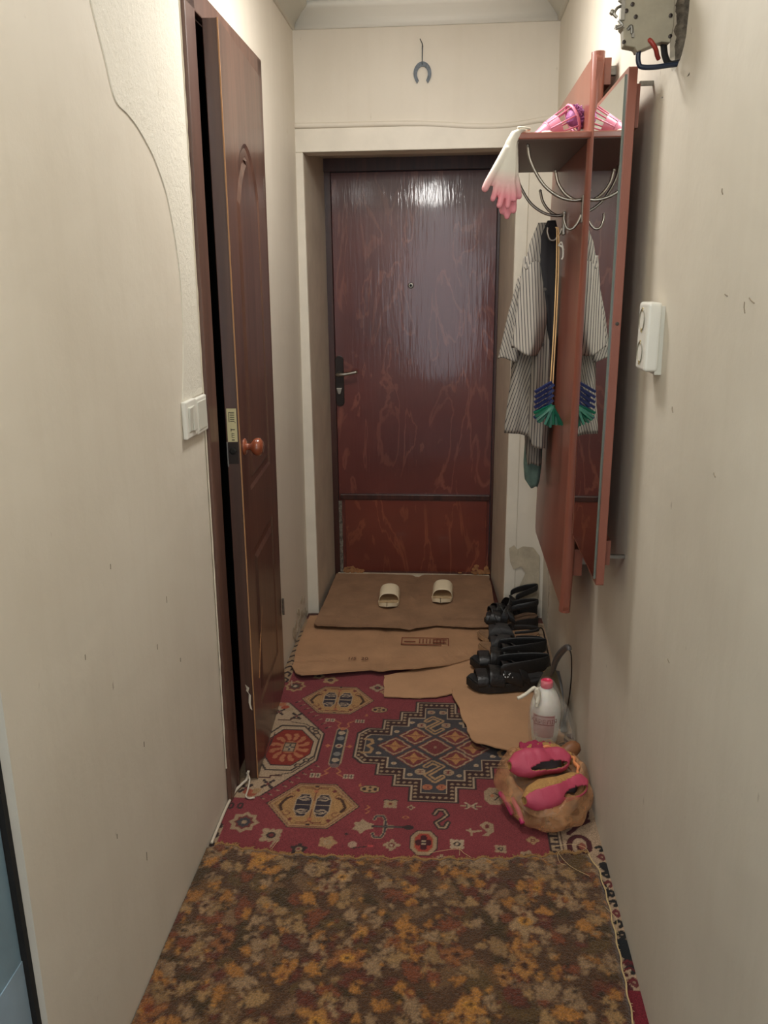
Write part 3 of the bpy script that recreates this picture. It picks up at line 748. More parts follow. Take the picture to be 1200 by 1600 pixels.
# large stepped medallion
MX, MY = -.037, 2.405
oq = [(0, .295), (.070, .295), (.070, .222), (.124, .222), (.124, .166), (.181, .166), (.181, .106), (.231, .106), (.262, .070), (.262, 0)]
iq = [(0, .256), (.041, .256), (.041, .185), (.097, .185), (.097, .130), (.153, .130), (.153, .070), (.222, .070), (.236, .052), (.236, 0)]
rug.poly(sym([(x + (.006 if x else 0), y + (.006 if y else 0)) for x, y in oq], MX, MY), DK)
rug.poly(sym(oq, MX, MY), CREAM); rug.poly(sym([(max(0, x - .0045), max(0, y - .0045)) for x, y in oq], MX, MY), (58, 36, 34))
rug.poly(sym(iq, MX, MY), CREAM); rug.poly(sym([(max(0, x - .0045), max(0, y - .0045)) for x, y in iq], MX, MY), NAVY)
mq = [((a[0] + b[0]) / 2, (a[1] + b[1]) / 2) for a, b in zip(oq, iq)]
full = sym(mq, MX, MY)
acc = 0.0
for k in range(len(full)):
    (ax, ay), (bx, by) = full[k], full[(k + 1) % len(full)]; L_ = math.hypot(bx - ax, by - ay)
    n = max(1, int(round(L_ / .0195)))
    if L_ < .004: continue
    for q in range(n):
        t = q / n; rug.ell(ax + (bx - ax) * t, ay + (by - ay) * t, .0062, .0058, TAN, 0, 1.4)
for dx, dy in ((0, 0), (-.068, .066), (.066, .068), (-.068, -.068), (.068, -.066), (-.134, 0), (.124, 0)):
    cx, cy = MX + dx, MY + dy; hx, hy = .060, .058
    for s_, c in ((1.0, MAR), (.90, TAN if dx in (0,) else MAR), (.84, MAR)):
        rug.poly([(cx - hx * s_, cy), (cx, cy + hy * s_), (cx + hx * s_, cy), (cx, cy - hy * s_)], c)
    rug.line([(cx - hx * .86, cy), (cx - hx * .5, cy + hy * .30), (cx - hx * .42, cy + hy * .5), (cx, cy + hy * .82), (cx + hx * .42, cy + hy * .5), (cx + hx * .5, cy + hy * .30), (cx + hx * .86, cy), (cx + hx * .5, cy - hy * .30), (cx + hx * .42, cy - hy * .5), (cx, cy - hy * .82), (cx - hx * .42, cy - hy * .5), (cx - hx * .5, cy - hy * .30)], .0058, TAN, True)
    c = MAR if dx == 0 else (156, 112, 70)
    if dx: rug.poly([(cx - .036, cy), (cx - .012, cy + .009), (cx, cy + .034), (cx + .012, cy + .009), (cx + .036, cy), (cx + .012, cy - .009), (cx, cy - .034), (cx - .012, cy - .009)], c); rug.ell(cx, cy, .015, .017, c)
    rug.ell(cx, cy, .006, .006, ORG if dx else TAN); rug.line([(cx - .02, cy), (cx + .02, cy)], .003, MAR)
def ess(cx, cy, w_, h_, col, inn, t=.014, flip=False):
    f = -1 if flip else 1
    P = [(cx - f * w_ * .45, cy + h_ * .22), (cx - f * w_ * .25, cy + h_ * .46), (cx + f * w_ * .18, cy + h_ * .46), (cx + f * w_ * .42, cy + h_ * .20), (cx + f * w_ * .1, cy), (cx - f * w_ * .35, cy - h_ * .22), (cx - f * w_ * .1, cy - h_ * .48), (cx + f * w_ * .3, cy - h_ * .46), (cx + f * w_ * .48, cy - h_ * .2)]
    rug.line(P, t, col); rug.line(P, t * .32, inn)
def zed(cx, cy, w_, h_):
    P = [(cx - w_ * .1, cy + h_ * .5), (cx + w_ * .42, cy + h_ * .28), (cx - w_ * .38, cy - h_ * .2), (cx + w_ * .05, cy - h_ * .5), (cx + w_ * .45, cy - h_ * .26)]
    P = [(cx - w_ * .45, cy + h_ * .26)] + P
    rug.line(P, .020, OCH); rug.line(P, .0058, NAVY)
zed(-.043, 2.543, .060, .100); zed(-.038, 2.266, .060, .104)
for x in (-.262, .188):
    f = 1 if x < 0 else -1
    P = [(x - f * .012, 2.443), (x + f * .012, 2.44), (x + f * .016, 2.42), (x, 2.404), (x + f * .018, 2.385), (x + f * .012, 2.362), (x - f * .014, 2.36)]
    rug.line(P, .011, OCH)
for x, y, r, c in ((-.086, 2.540, .015, TAN), (-.002, 2.544, .015, TAN), (-.081, 2.262, .016, TAN), (.007, 2.263, .016, TAN), (-.056, 2.181, .014, ORG), (-.014, 2.183, .014, ORG), (-.056, 2.63, .013, TAN), (-.014, 2.63, .013, TAN)):
    octo(x, y, r * 1.05, r, c); rug.line([(x - r * .5, y - r * .4), (x + r * .5, y - r * .4)], .003, MAR); rug.line([(x - r * .5, y + r * .4), (x + r * .5, y + r * .4)], .003, MAR); rug.line([(x, y - r * .4), (x, y + r * .4)], .004, MAR)
for x, y in ((-.170, 2.496), (-.168, 2.304), (-.120, 2.557), (-.113, 2.244), (-.223, 2.445), (-.222, 2.360), (.041, 2.247), (.095, 2.306), (.05, 2.56), (.10, 2.50), (.15, 2.445), (.15, 2.36)):
    rug.ell(x, y, .009, .008, CREAM); rug.ell(x, y, .004, .0035, OCH)
# two ochre hexagons
def hexm(cx, cy, hw=.136, hf=.056, hh=.104, near=True):
    P = [(cx - hw, cy), (cx - hf, cy + hh), (cx + hf, cy + hh), (cx + hw, cy), (cx + hf, cy - hh), (cx - hf, cy - hh)]
    S = lambda k: [(cx + (x - cx) * k, cy + (y - cy) * k) for x, y in P]
    rug.poly(S(1.03), DK); rug.poly(P, OCH); rug.line(S(.95), .0022, MAR, True); rug.poly(S(.88), (158, 120, 78)); rug.line(S(.84), .002, (110, 70, 50), True)
    for f in (-1, 1):
        bx = cx + f * .029
        octo(bx, cy, .0245, .054, CREAM, .5); octo(bx, cy, .0215, .051, (54, 46, 52), .5)
        for q in (-1, 1):
            y0 = cy + q * .026
            rug.line([(bx - f * .016, y0 + q * .012), (bx + f * .002, y0 + q * .015), (bx + f * .016, y0 + q * .004), (bx + f * .006, y0 - q * .004), (bx - f * .014, y0 - q * .002)], .0045, CREAM)
            rug.line([(bx - f * .012, y0 + q * .004), (bx + f * .006, y0 + q * .007)], .003, CREAM)
        rug.line([(bx - .02, cy + .001), (bx + .02, cy + .001)], .004, CREAM)
        vx = cx + f * .083
        rug.line([(vx + f * .005, cy - .028), (vx + f * .014, cy - .008), (vx + f * .008, cy + .01), (vx + f * .0, cy + .028), (vx - f * .012, cy + .036)], .009, (66, 44, 34))
        for q in (-1, 1):
            rug.line([(cx + f * (.072 + .010 * math.cos(t)), cy + q * (.042 + .010 * math.sin(t))) for t in np.linspace(0, 5, 9)], .0028, MAR)
            rug.poly([(cx + f * .048, cy + q * .070), (cx + f * .058, cy + q * .078), (cx + f * .064, cy + q * .068), (cx + f * .054, cy + q * .060)], MAR)
    for q in (-1, 1):
        rug.line([(cx - .034, cy + q * .080), (cx - .012, cy + q * .082), (cx, cy + q * .074), (cx + .012, cy + q * .082), (cx + .034, cy + q * .080)], .0042, MAR)
        rug.ell(cx, cy + q * .066, .008, .007, ORG); rug.ell(cx, cy + q * .092, .006, .004, DK)
        rug.line([(cx, cy + q * .06), (cx, cy + q * .02)], .003, MAR)
hexm(-.392, 2.073); hexm(-.402, 2.701, .132, .058, .098)
# half medallion running under the side door
P = [(-.66, 2.668), (-.577, 2.667), (-.421, 2.468), (-.421, 2.300), (-.561, 2.105), (-.600, 2.092), (-.66, 2.092)]
rug.poly([(x + (.006 if x > -.65 else 0), y) for x, y in P], DK); rug.poly(P, (160, 136, 110))
band = [(-.545, 2.535), (-.487, 2.522), (-.428, 2.456), (-.428, 2.310), (-.487, 2.230), (-.545, 2.212)]
rug.line(band, .004, DK)
octf = lambda k: [(-.517 + x * k, 2.374 + y * k) for x, y in ((-.078, .05), (-.044, .108), (.022, .108), (.072, .04), (.072, -.036), (.022, -.106), (-.044, -.106), (-.078, -.05))]
rug.line(octf(1.24), .007, (60, 50, 46), True); rug.poly(octf(1.06), CREAM); rug.poly(octf(1.02), DK); rug.poly(octf(.97), (124, 44, 34))
for i in range(12):
    a = 2 * PI * i / 12 + .26
    x, y = -.519 + .046 * math.cos(a), 2.374 + .062 * math.sin(a)
    rug.ell(x, y, .020, .0075, ORG, math.atan2(.062 * math.sin(a), .046 * math.cos(a)))
    rug.ell(-.519 + .058 * math.cos(a + .12), 2.374 + .078 * math.sin(a + .12), .009, .007, ORG, a)
rug.ell(-.519, 2.374, .030, .036, ORG); rug.poly([(-.538, 2.347), (-.538, 2.401), (-.500, 2.401), (-.500, 2.347)], DK); rug.poly([(-.535, 2.351), (-.535, 2.397), (-.503, 2.397), (-.503, 2.351)], TAN); rug.line([(-.531, 2.374), (-.507, 2.374)], .006, NAVY); rug.line([(-.519, 2.357), (-.519, 2.391)], .006, NAVY); rug.ell(-.519, 2.374, .004, .005, CREAM)
for x, y in ((-.466, 2.498), (-.446, 2.470), (-.451, 2.302), (-.474, 2.272), (-.43 - .02, 2.49)):
    rug.ell(x, y, .011, .011, DK); rug.ell(x, y, .006, .006, TAN)
for cx, cy in ((-.532, 2.575), (-.548, 2.168), (-.60, 2.60), (-.61, 2.14)):
    for a in range(4):
        for q in (.010, .020): rug.ell(cx + q * math.cos(a * PI / 2 + .8), cy + q * 1.2 * math.sin(a * PI / 2 + .8), .0055, .0065, DK)
    rug.ell(cx, cy, .005, .006, MAR)
for (x, y, c) in ((-.585, 2.635, (150, 70, 50)), (-.60, 2.655, ORG), (-.565, 2.62, TAN), (-.585, 2.115, (150, 80, 60)), (-.575, 2.13, OCH), (-.60, 2.125, (150, 80, 60))):
    rug.ell(x, y, .016, .012, c, .5)
for y in (2.545, 2.20): rug.line([(-.59, y), (-.548, y), (-.548, y + .012), (-.515, y + .012)], .008, (78, 50, 44))
for x in np.linspace(-.62, -.59, 3): rug.line([(x, 2.30), (x + .004, 2.46)], .004, DK)
def dash(a, b, n, off):
    for k in range(n):
        t = (k + .5) / n; x, y = a[0] + (b[0] - a[0]) * t, a[1] + (b[1] - a[1]) * t
        rug.line([(x + off[0] * .5, y + off[1] * .5), (x + off[0], y + off[1])], .0045, DK); rug.line([(x + off[0], y + off[1]), (x + off[0] * 1.5, y + off[1] * 1.3)], .004, TAN)
dash((-.570, 2.675), (-.415, 2.48), 8, (.016, .016)); dash((-.415, 2.295), (-.57, 2.095), 9, (.014, -.012))
# upright bar motif with zigzag arms
rug.line([(-.357, 2.292), (-.357, 2.490)], .040, TAN); rug.line([(-.357, 2.294), (-.357, 2.488)], .033, (56, 54, 58))
for y, c in ((2.475, CREAM), (2.44, (120, 116, 110)), (2.392, CREAM), (2.345, (120, 116, 110)), (2.31, CREAM)): octo(-.357, y, .011, .012, c)
rug.ell(-.357, 2.392, .006, .006, MAR); rug.ell(-.357, 2.502, .010, .010, ORG); rug.ell(-.357, 2.278, .016, .012, (110, 90, 84))
for f in (-1, 1):
    rug.line([(-.357 + f * .010, 2.505), (-.357 + f * .020, 2.520), (-.357 + f * .012, 2.538), (-.357 + f * .034, 2.556)], .0048, ORG)
    rug.line([(-.357 + f * .010, 2.266), (-.357 + f * .026, 2.246), (-.357 + f * .014, 2.236), (-.357 + f * .034, 2.220)], .0048, ORG)
    rug.poly([(-.357 + f * .028, 2.392), (-.357 + f * .037, 2.403), (-.357 + f * .046, 2.392), (-.357 + f * .037, 2.381)], ORG); rug.line([(-.357 + f * .018, 2.392), (-.357 + f * .03, 2.392)], .003, ORG)
    for y in (2.556, 2.222):
        for q in (0, 1):
            x = -.357 + f * (.044 + q * .018)
            rug.poly([(x - .0075, y - .011), (x - .0075, y + .011), (x + .0075, y + .011), (x + .0075, y - .011)], CREAM); rug.line([(x - .005, y), (x + .005, y)], .003, DK); rug.line([(x, y - .008), (x, y + .008)], .0025, DK)
# scattered small motifs
def capsule(cx, cy, rx=.028, ry=.018):
    octo(cx, cy, rx * 1.1, ry * 1.12, DK); octo(cx, cy, rx, ry, OCH); rug.ell(cx - rx * .6, cy, .006, .008, DK); rug.ell(cx + rx * .6, cy, .006, .008, DK); rug.ell(cx, cy + ry * .5, .006, .004, DK); rug.ell(cx, cy - ry * .5, .006, .004, DK); rug.ell(cx, cy, .004, .003, MAR)
capsule(-.242, 2.638, .026, .018); capsule(-.231, 2.160)
flower(-.163, 2.091, .026, TAN, OCH, MAR, 4, .78); rug.line([(-.185, 2.107), (-.175, 2.112), (-.163, 2.105), (-.151, 2.112), (-.141, 2.107)], .004, DK)
flower(-.102, 2.077, .012, TAN, DK, RED)
ess(-.013, 2.031, .042, .086, DK, TAN, .017); 
rug.line([(-.125, 2.030), (-.115, 2.037), (-.105, 2.030), (-.115, 2.023)], .003, ORG, True)
# branching figure
rug.poly([(-.262, 2.000), (-.245, 2.004), (-.238, 2.018), (-.226, 2.004), (-.205, 1.996), (-.205, 1.976), (-.226, 1.968), (-.238, 1.950), (-.248, 1.966), (-.264, 1.970), (-.255, 1.985)], TAN)
for q in (-1, 1):
    C_ = [(-.140, 1.986), (-.170, 1.986 + q * .004), (-.172, 1.986 + q * .030), (-.180, 1.986 + q * .048), (-.200, 1.986 + q * .046), (-.204, 1.986 + q * .030)]
    rug.line(C_, .010, TAN); rug.line(C_, .0055, NAVY)
rug.line([(-.205, 1.986), (-.12, 1.986)], .012, DK); rug.line([(-.2, 1.986), (-.10, 1.986)], .004, (90, 84, 80)); rug.ell(-.105, 1.986, .016, .010, DK)
rug.line([(-.232, 2.08), (-.222, 2.072), (-.234, 2.062), (-.222, 2.052), (-.232, 2.042)], .0035, ORG)
# octagon rosette
octo(-.060, 1.924, .038, .052, DK, .5); octo(-.060, 1.924, .035, .049, TAN, .5); octo(-.060, 1.924, .027, .039, (150, 108, 76), .5); octo(-.060, 1.924, .024, .036, (148, 60, 50), .5)
for a in range(4): rug.ell(-.060 + .013 * math.cos(a * PI / 2), 1.924 + .018 * math.sin(a * PI / 2), .010, .013, (66, 30, 34))
rug.poly([(-.067, 1.915), (-.067, 1.933), (-.053, 1.933), (-.053, 1.915)], CREAM); rug.line([(-.063, 1.924), (-.057, 1.924)], .006, DK)
flower(-.147, 1.909, .023, TAN, MAR, CREAM, 4, .0); flower(.032, 1.924, .025, CREAM, DK, CREAM, 4, .78); flower(.150, 1.912, .020, TAN, DK, TAN, 4, .78)
flower(-.325, 1.910, .027, OCH, TAN, OCH, 5); flower(-.399, 1.877, .024, DK, TAN, RED, 5, .3)
rug.ell(-.255, 1.905, .013, .013, (160, 130, 110)); rug.line([(-.255, 1.89), (-.21, 1.90)], .004, DK); rug.ell(-.205, 1.902, .008, .006, (170, 70, 70))
flower(-.486, 1.929, .036, TAN, DK, MAR, 4, .78); rug.line([(-.470, 1.905), (-.478, 1.88)], .006, TAN)
for k, (r, c) in enumerate(((.044, TAN), (.030, MAR), (.022, NAVY), (.009, TAN))):
    for a in (0, PI / 4): rug.poly([(-.576 + r * math.cos(a + q * PI / 2), 1.980 + r * 1.1 * math.sin(a + q * PI / 2)) for q in range(4)], c)
for k, (r, c) in enumerate(((.042, OCH), (.030, MAR), (.020, (70, 60, 50)), (.009, CREAM))):
    for a in (0, PI / 4): rug.poly([(-.578 + r * math.cos(a + q * PI / 2), 2.797 + r * 1.1 * math.sin(a + q * PI / 2)) for q in range(4)], c)
for (x, y) in ((-.633, 2.052), (-.605, 2.054)): rug.ell(x, y, .010, .016, DK); rug.ell(x, y, .004, .008, RED)
rug.poly([(.095, 2.010), (.115, 2.028), (.135, 2.018), (.136, 1.985), (.12, 1.965), (.10, 1.962), (.118, 1.98), (.105, 1.995)], TAN); rug.ell(.117, 2.005, .007, .009, MAR); rug.line([(.06, 1.985), (.08, 1.98), (.10, 1.985)], .008, TAN); rug.line([(.07, 1.992), (.072, 1.962)], .006, TAN)
for f in (-1, 1):
    for q in (-1, 1): rug.line([(.074, 2.096), (.074 + f * .016, 2.096 + q * .014)], .006, CREAM)
    rug.line([(.074, 2.096), (.074 + f * .028, 2.096)], .006, TAN)
    rug.line([(.074 + f * .012, 2.088), (.074 + f * .012, 2.104)], .003, DK)
octo(.145, 2.150, .030, .042, TAN, .5); rug.line([(.130, 2.150), (.145, 2.165), (.160, 2.150), (.145, 2.130)], .004, DK); rug.ell(.138, 2.15, .006, .008, ORG)
flower(.24, 1.955, .018, OCH, MAR, OCH, 4); flower(.22, 1.89, .022, TAN, DK, TAN, 5); flower(-.01, 1.86, .02, TAN, DK, RED, 4)
rug.poly([(-.283, 1.948), (-.276, 1.954), (-.270, 1.948), (-.276, 1.942)], DK); flower(-.263, 2.80, .03, TAN, DK, RED, 4); flower(-.23, 2.77, .022, OCH, MAR, OCH, 4)
for (x, y, r) in ((-.45, 2.85, .03), (-.50, 2.88, .024), (-.10, 2.76, .022)): flower(x, y, r, OCH, DK, MAR, 5)
rug.poly([(-.262, 2.19), (-.256, 2.17), (-.268, 2.172)], ORG); rug.poly([(-.285, 2.61), (-.29, 2.59), (-.278, 2.592)], ORG)
rug.line([(-.600, 2.84), (-.592, 2.80)], .004, CREAM); rug.line([(-.64, 2.72), (-.625, 2.66)], .004, CREAM)
# border on the right: comb strip, guard line, scrolling band
rug.poly([(.283, 1.0), (.312, 1.0), (.312, 3.5), (.283, 3.5)], DK)
for k in range(70):
    y = 1.20 + k * .0325
    rug.poly([(.288, y), (.308, y + .002), (.308, y + .010), (.298, y + .010), (.298, y + .018), (.308, y + .018), (.308, y + .024), (.288, y + .024)], TAN)
rug.poly([(.312, 1.0), (.44, 1.0), (.44, 3.5), (.312, 3.5)], CREAM); rug.poly([(.317, 1.0), (.44, 1.0), (.44, 3.5), (.317, 3.5)], (64, 34, 36)); rug.poly([(.320, 1.0), (.44, 1.0), (.44, 3.5), (.320, 3.5)], (160, 136, 112))
for k in range(11):
    cy = 1.30 + k * .16; f = 1 if k % 2 else -1; c1 = (74, 34, 38) if k != 3 else (34, 32, 34)
    pts_ = [(.372 + f * (.034 - .0042 * t) * math.cos(t), cy + (.050 - .006 * t) * math.sin(t)) for t in np.linspace(-1.2, 6.4, 34)]
    rug.line(pts_, .015, c1)
    rug.line([(.372 + f * .03, cy + .05), (.372, cy + .085), (.372 - f * .034, cy + .11)], .013, c1)
    rug.ell(.372 + f * .05, cy + .08, .016, .020, c1, .6); rug.ell(.345, cy + .09, .011, .013, (110, 52, 50)); rug.ell(.372, cy, .010, .014, (132, 74, 62))
for k in range(14):   # thin outer band against the wall
    y = 1.48 + k * .034; c = (36, 34, 34) if k % 3 else (96, 46, 46)
    rug.line([(.418, y), (.428, y + .010), (.418, y + .020), (.408, y + .012)], .0085, c, k % 2 == 0)
rug.ell(.415, 1.585, .024, .030, (32, 34, 36)); rug.poly([(.395, 1.0), (.44, 1.0), (.44, 1.47), (.395, 1.47)], (110, 34, 44))
for y in (1.49, 1.52, 1.54): rug.line([(.40, y), (.415, y + .01), (.43, y)], .005, (96, 36, 38))
# left border glimpses
rug.poly([(-.66, 2.83), (-.608, 2.83), (-.608, 3.5), (-.66, 3.5)], (150, 124, 96))
for k in range(10):
    y = 2.84 + k * .05; rug.line([(-.65, y), (-.63, y + .022), (-.615, y + .008), (-.62, y - .012)], .010, DK)
rug.poly([(-.66, 1.0), (-.628, 1.0), (-.628, 1.96), (-.66, 1.96)], (150, 128, 104))
for k in range(20):
    y = 1.2 + k * .04; rug.ell(-.642, y, .010, .014, DK, .5)
# faint wear: small value changes in the wool itself
wear = 1 + .07 * np.sin(rug.X * 23 + 3 * np.sin(rug.Y * 9)) * np.sin(rug.Y * 17 + 2) + np.random.RandomState(3).normal(0, .06, rug.X.shape)
rug.C *= wear[..., None]
ro = rug.mesh('patterned_rug', M['rug'], lambda X, Y: .0045 + .0012 * np.sin(X * 9 + Y * 4) * np.sin(Y * 7))
tag(ro, 'red oriental rug with dark stepped medallion and geometric motifs along the hall', 'rug')

# ---------------------------------------------------------------- brown floral carpet offcut in the foreground
rc = np.random.RandomState(11)
bc = Ras(-.646, .412, 1.16, 1.885, .0028, (84, 58, 38))
def rel(l): return l[rc.randint(len(l))]
for k in range(150):
    x, y = rc.uniform(-.66, .42), rc.uniform(1.15, 1.88); c = rel([(112, 84, 58), (92, 70, 40), (104, 74, 44), (70, 52, 28), (128, 98, 72)])
    bc.ell(x, y, rc.uniform(.02, .055), rc.uniform(.015, .035), c, rc.uniform(0, 3))
for k in range(620):   # leaves and sprays
    x, y, a = rc.uniform(-.66, .42), rc.uniform(1.15, 1.88), rc.uniform(0, 2 * PI); c = rel([(154, 122, 84), (140, 110, 76), (118, 66, 42), (98, 50, 36), (158, 108, 56), (150, 122, 94), (146, 118, 90), (168, 116, 60)])
    l = rc.uniform(.008, .024); st = rc.uniform(.4, .8); nq = rc.randint(2, 6)
    for q in range(nq):
        b = a + q * st; bc.ell(x + l * .8 * math.cos(b), y + l * .8 * math.sin(b), l * 1.16, l * .56, (66, 40, 26), b)
    for q in range(nq):
        b = a + q * st; bc.ell(x + l * .8 * math.cos(b), y + l * .8 * math.sin(b), l, l * rc.uniform(.28, .5), c, b)
for k in range(26):    # blossoms
    x, y, a, r = rc.uniform(-.64, .40), rc.uniform(1.16, 1.86), rc.uniform(0, 2 * PI), rc.uniform(.022, .044)
    c = rel([(166, 118, 66), (164, 130, 94), (174, 122, 64), (142, 92, 54), (160, 130, 98)]); n = rc.randint(5, 8)
    for q in range(n):
        b = a + 2 * PI * q / n; h_ = .5 + .35 * math.sin(q * 2.3 + k); bc.ell(x + r * h_ * math.cos(b), y + r * h_ * math.sin(b), r * .56, r * .36, (80, 44, 30), b + .5)
    for q in range(n):
        b = a + 2 * PI * q / n; h_ = .5 + .35 * math.sin(q * 2.3 + k); bc.ell(x + r * h_ * math.cos(b), y + r * h_ * math.sin(b), r * .46, r * .26, c, b + .5)
    bc.ell(x, y, r * .38, r * .32, rel([(74, 40, 24), (120, 58, 32), (190, 136, 62)])); bc.ell(x, y, r * .16, r * .14, (60, 36, 22))
for k in range(420):
    x, y = rc.uniform(-.66, .42), rc.uniform(1.15, 1.89); bc.ell(x, y, rc.uniform(.004, .011), rc.uniform(.003, .008), rel([(58, 40, 24), (170, 120, 62), (104, 56, 34), (150, 122, 92)]), rc.uniform(0, 3))
# soften the tufted pattern and let tufts stray
ii, jj = np.indices(bc.X.shape); js = rc.normal(0, .75, (2,) + bc.X.shape)
C0 = bc.C[np.clip(ii + js[0].round().astype(int), 0, bc.ny - 1), np.clip(jj + js[1].round().astype(int), 0, bc.nx - 1)]
C1 = C0.copy()
for s_ in (1,): C1 = (C1 + np.roll(C1, 1, 0) + np.roll(C1, -1, 0) + np.roll(C1, 1, 1) + np.roll(C1, -1, 1)) / 5
g_ = C1.mean(2, keepdims=True); C1 = (g_ + (C1 - g_) * 1.02) * .84 * np.array([1.04, 1.0, .90])
bc.C = C1 * (1 + rc.normal(0, .13, bc.X.shape))[..., None]
def far_edge(X):
    X = np.asarray(X); return np.interp(X, [-.65, -.62, -.5, -.42, -.28, -.16, -.02, .11, .20, .30, .365, .385, .41], [1.866, 1.874, 1.853, 1.845, 1.842, 1.847, 1.85, 1.862, 1.872, 1.892, 1.908, 1.902, 1.88]) + .0035 * np.sin(X * 140) + .003 * np.sin(X * 63 + 1)
def rgt_edge(Y):
    return np.interp(Y, [1.1, 1.38, 1.54, 1.72, 1.84, 1.9], [.384, .391, .397, .402, .398, .378]) + .0015 * np.sin(np.asarray(Y) * 90)
def zc(X, Y):
    e = np.minimum(np.minimum(far_edge(X) - Y, rgt_edge(Y) - X), .03); e = np.clip(e / .012, 0, 1)
    h = np.random.RandomState(5).normal(0, .0007, X.shape)
    return .0065 + .0105 * np.sqrt(e) + h + .0015 * np.sin(X * 12) * np.sin(Y * 15)
croot = empty('brown_carpet', (-.12, 1.5, 0)); tag(croot, 'brown and ochre floral plush carpet piece with frayed edge in the foreground', 'carpet')
co = bc.mesh('pile_surface', M['pile'], zc, lambda X, Y: (Y < far_edge(X)) & (X < rgt_edge(Y)))
co.parent = croot; co.location = -croot.location
bm = NB()
for k in range(420):
    x = random.uniform(-.63, .385); y = float(far_edge(x)); l = random.uniform(.006, .016); a = random.gauss(PI / 2, .6)
    tube(bm, [(x, y - .004, .011), (x + l * .5 * math.cos(a), y + l * .5 * math.sin(a), .012 + random.uniform(0, .004)), (x + l * math.cos(a), y + l * math.sin(a), .008)], random.uniform(.0006, .0013), 4)
pts = [Vector((x, float(far_edge(x)) + .001, .012 + .001 * nz(x * 60, 1))) for x in np.linspace(-.63, .38, 140)]
tube(bm, pts, [.0022 + .0014 * nz(p.x * 50, 7) for p in pts], 6)
fr = obj('frayed_edge', bm, M['thread_dark'], croot); fr['kind'] = 'stuff'
bm = NB()
pts = [Vector((float(rgt_edge(y)) + .001, y, .013)) for y in np.linspace(1.2, 1.895, 90)]
tube(bm, pts, [.0020 + .0006 * nz(p.y * 60, 3) for p in pts], 6)
for k in range(60):
    y = random.uniform(1.3, 1.89); x = float(rgt_edge(y)); tube(bm, [(x, y, .013), (x + random.uniform(.002, .009), y + random.uniform(-.006, .006), .010)], .0006, 4)
obj('edge_binding', bm, M['thread'], croot)
for P in ([(.30, 1.90, .016), (.31, 1.86, .022), (.33, 1.83, .022), (.37, 1.80, .022)], [(.31, 1.905, .016), (.298, 1.88, .02), (.30, 1.85, .02), (.315, 1.84, .02)], [(.29, 1.92, .013), (.34, 1.925, .02), (.375, 1.915, .018), (.385, 1.89, .016)],
          [(.392, 1.70, .016), (.41, 1.66, .02), (.402, 1.62, .016)], [(-.05, 1.87, .014), (.03, 1.895, .012), (.05, 1.88, .012), (.07, 1.86, .014)], [(-.47, 1.86, .013), (-.46, 1.90, .010)], [(.038, 1.87, .012), (.04, 1.91, .009)]):
    bm = NB(); tube(bm, curve_pts(P, 6), .0007, 4); obj('loose_thread', bm, M['thread'], croot)

# ---------------------------------------------------------------- flattened cardboard pieces
def cardboard(name, outline, z, t, m, label, lift=None, group=None, jag=.004, seed=0, creases=(), extra=None):
    """outline in metres; jagged border, slightly curled, with real thickness"""
    P = []
    n = len(outline)
    for i in range(n):
        a, b = Vector((*outline[i], 0)), Vector((*outline[(i + 1) % n], 0)); k = max(1, int((b - a).length / .018))
        d = (b - a).normalized(); nn = Vector((-d.y, d.x, 0))
        for q in range(k):
            p = a.lerp(b, q / k); P.append(p + nn * jag * nz(p.x * 35 + seed, p.y * 35, seed) * (0.3 if q == 0 else 1))
    bm = NB(); vs_ = [bm.verts.new(p) for p in P]; f = bm.faces.new(vs_)
    if f.normal.z < 0: f.normal_flip()
    bmesh.ops.triangulate(bm, faces=bm.faces[:])
    for _ in range(3):
        bmesh.ops.subdivide_edges(bm, edges=[e for e in bm.edges if e.calc_length() > .035], cuts=1)
        bmesh.ops.triangulate(bm, faces=[f for f in bm.faces if len(f.verts) > 3])
    for v in bm.verts:
        h = z + .0012 * nz(v.co.x * 7 + seed, v.co.y * 7, 0)
        if lift: h += lift(v.co.x, v.co.y)
        for (ax, ay, bx, by, dpt) in creases:
            d = Vector((bx - ax, by - ay)).normalized(); w_ = abs((v.co.x - ax) * d.y - (v.co.y - ay) * d.x); h -= dpt * max(0, 1 - w_ / .03)
        v.co.z = h
    o = obj(name, bm, m); solid(o, t, 1.0); o.data.update()
    tag(o, label, 'cardboard', group)
    return o
def sm(a, b, x): t = max(0, min(1, (x - a) / (b - a))); return t * t * (3 - 2 * t)
cardboard('cardboard_sheet', [(-.245, 2.885), (-.232, 2.722), (-.12, 2.718), (-.04, 2.728), (.03, 2.760), (.10, 2.76), (.16, 2.80), (.36, 2.86), (.40, 2.95), (.38, 3.05), (.10, 3.06)], .010, .004, M['card_c'],
          'small light cardboard strip showing between the large sheet and the torn corner piece', seed=1)
cardboard('cardboard_sheet', [(.018, 2.775), (.035, 2.80), (.12, 2.83), (.33, 2.86), (.39, 2.80), (.400, 2.60), (.39, 2.45), (.30, 2.385), (.242, 2.350), (.161, 2.366), (.096, 2.395), (.078, 2.44), (.070, 2.516), (.052, 2.58), (.045, 2.644), (.024, 2.71)], .014, .004, M['card_c'],
          'light torn cardboard piece curling up under the bottle of milky liquid', lift=lambda x, y: .028 * (1 - sm(2.33, 2.52, y)) * (1 - sm(.12, .34, x)) + .010 * (1 - sm(.02, .10, x)), seed=4, jag=.007)
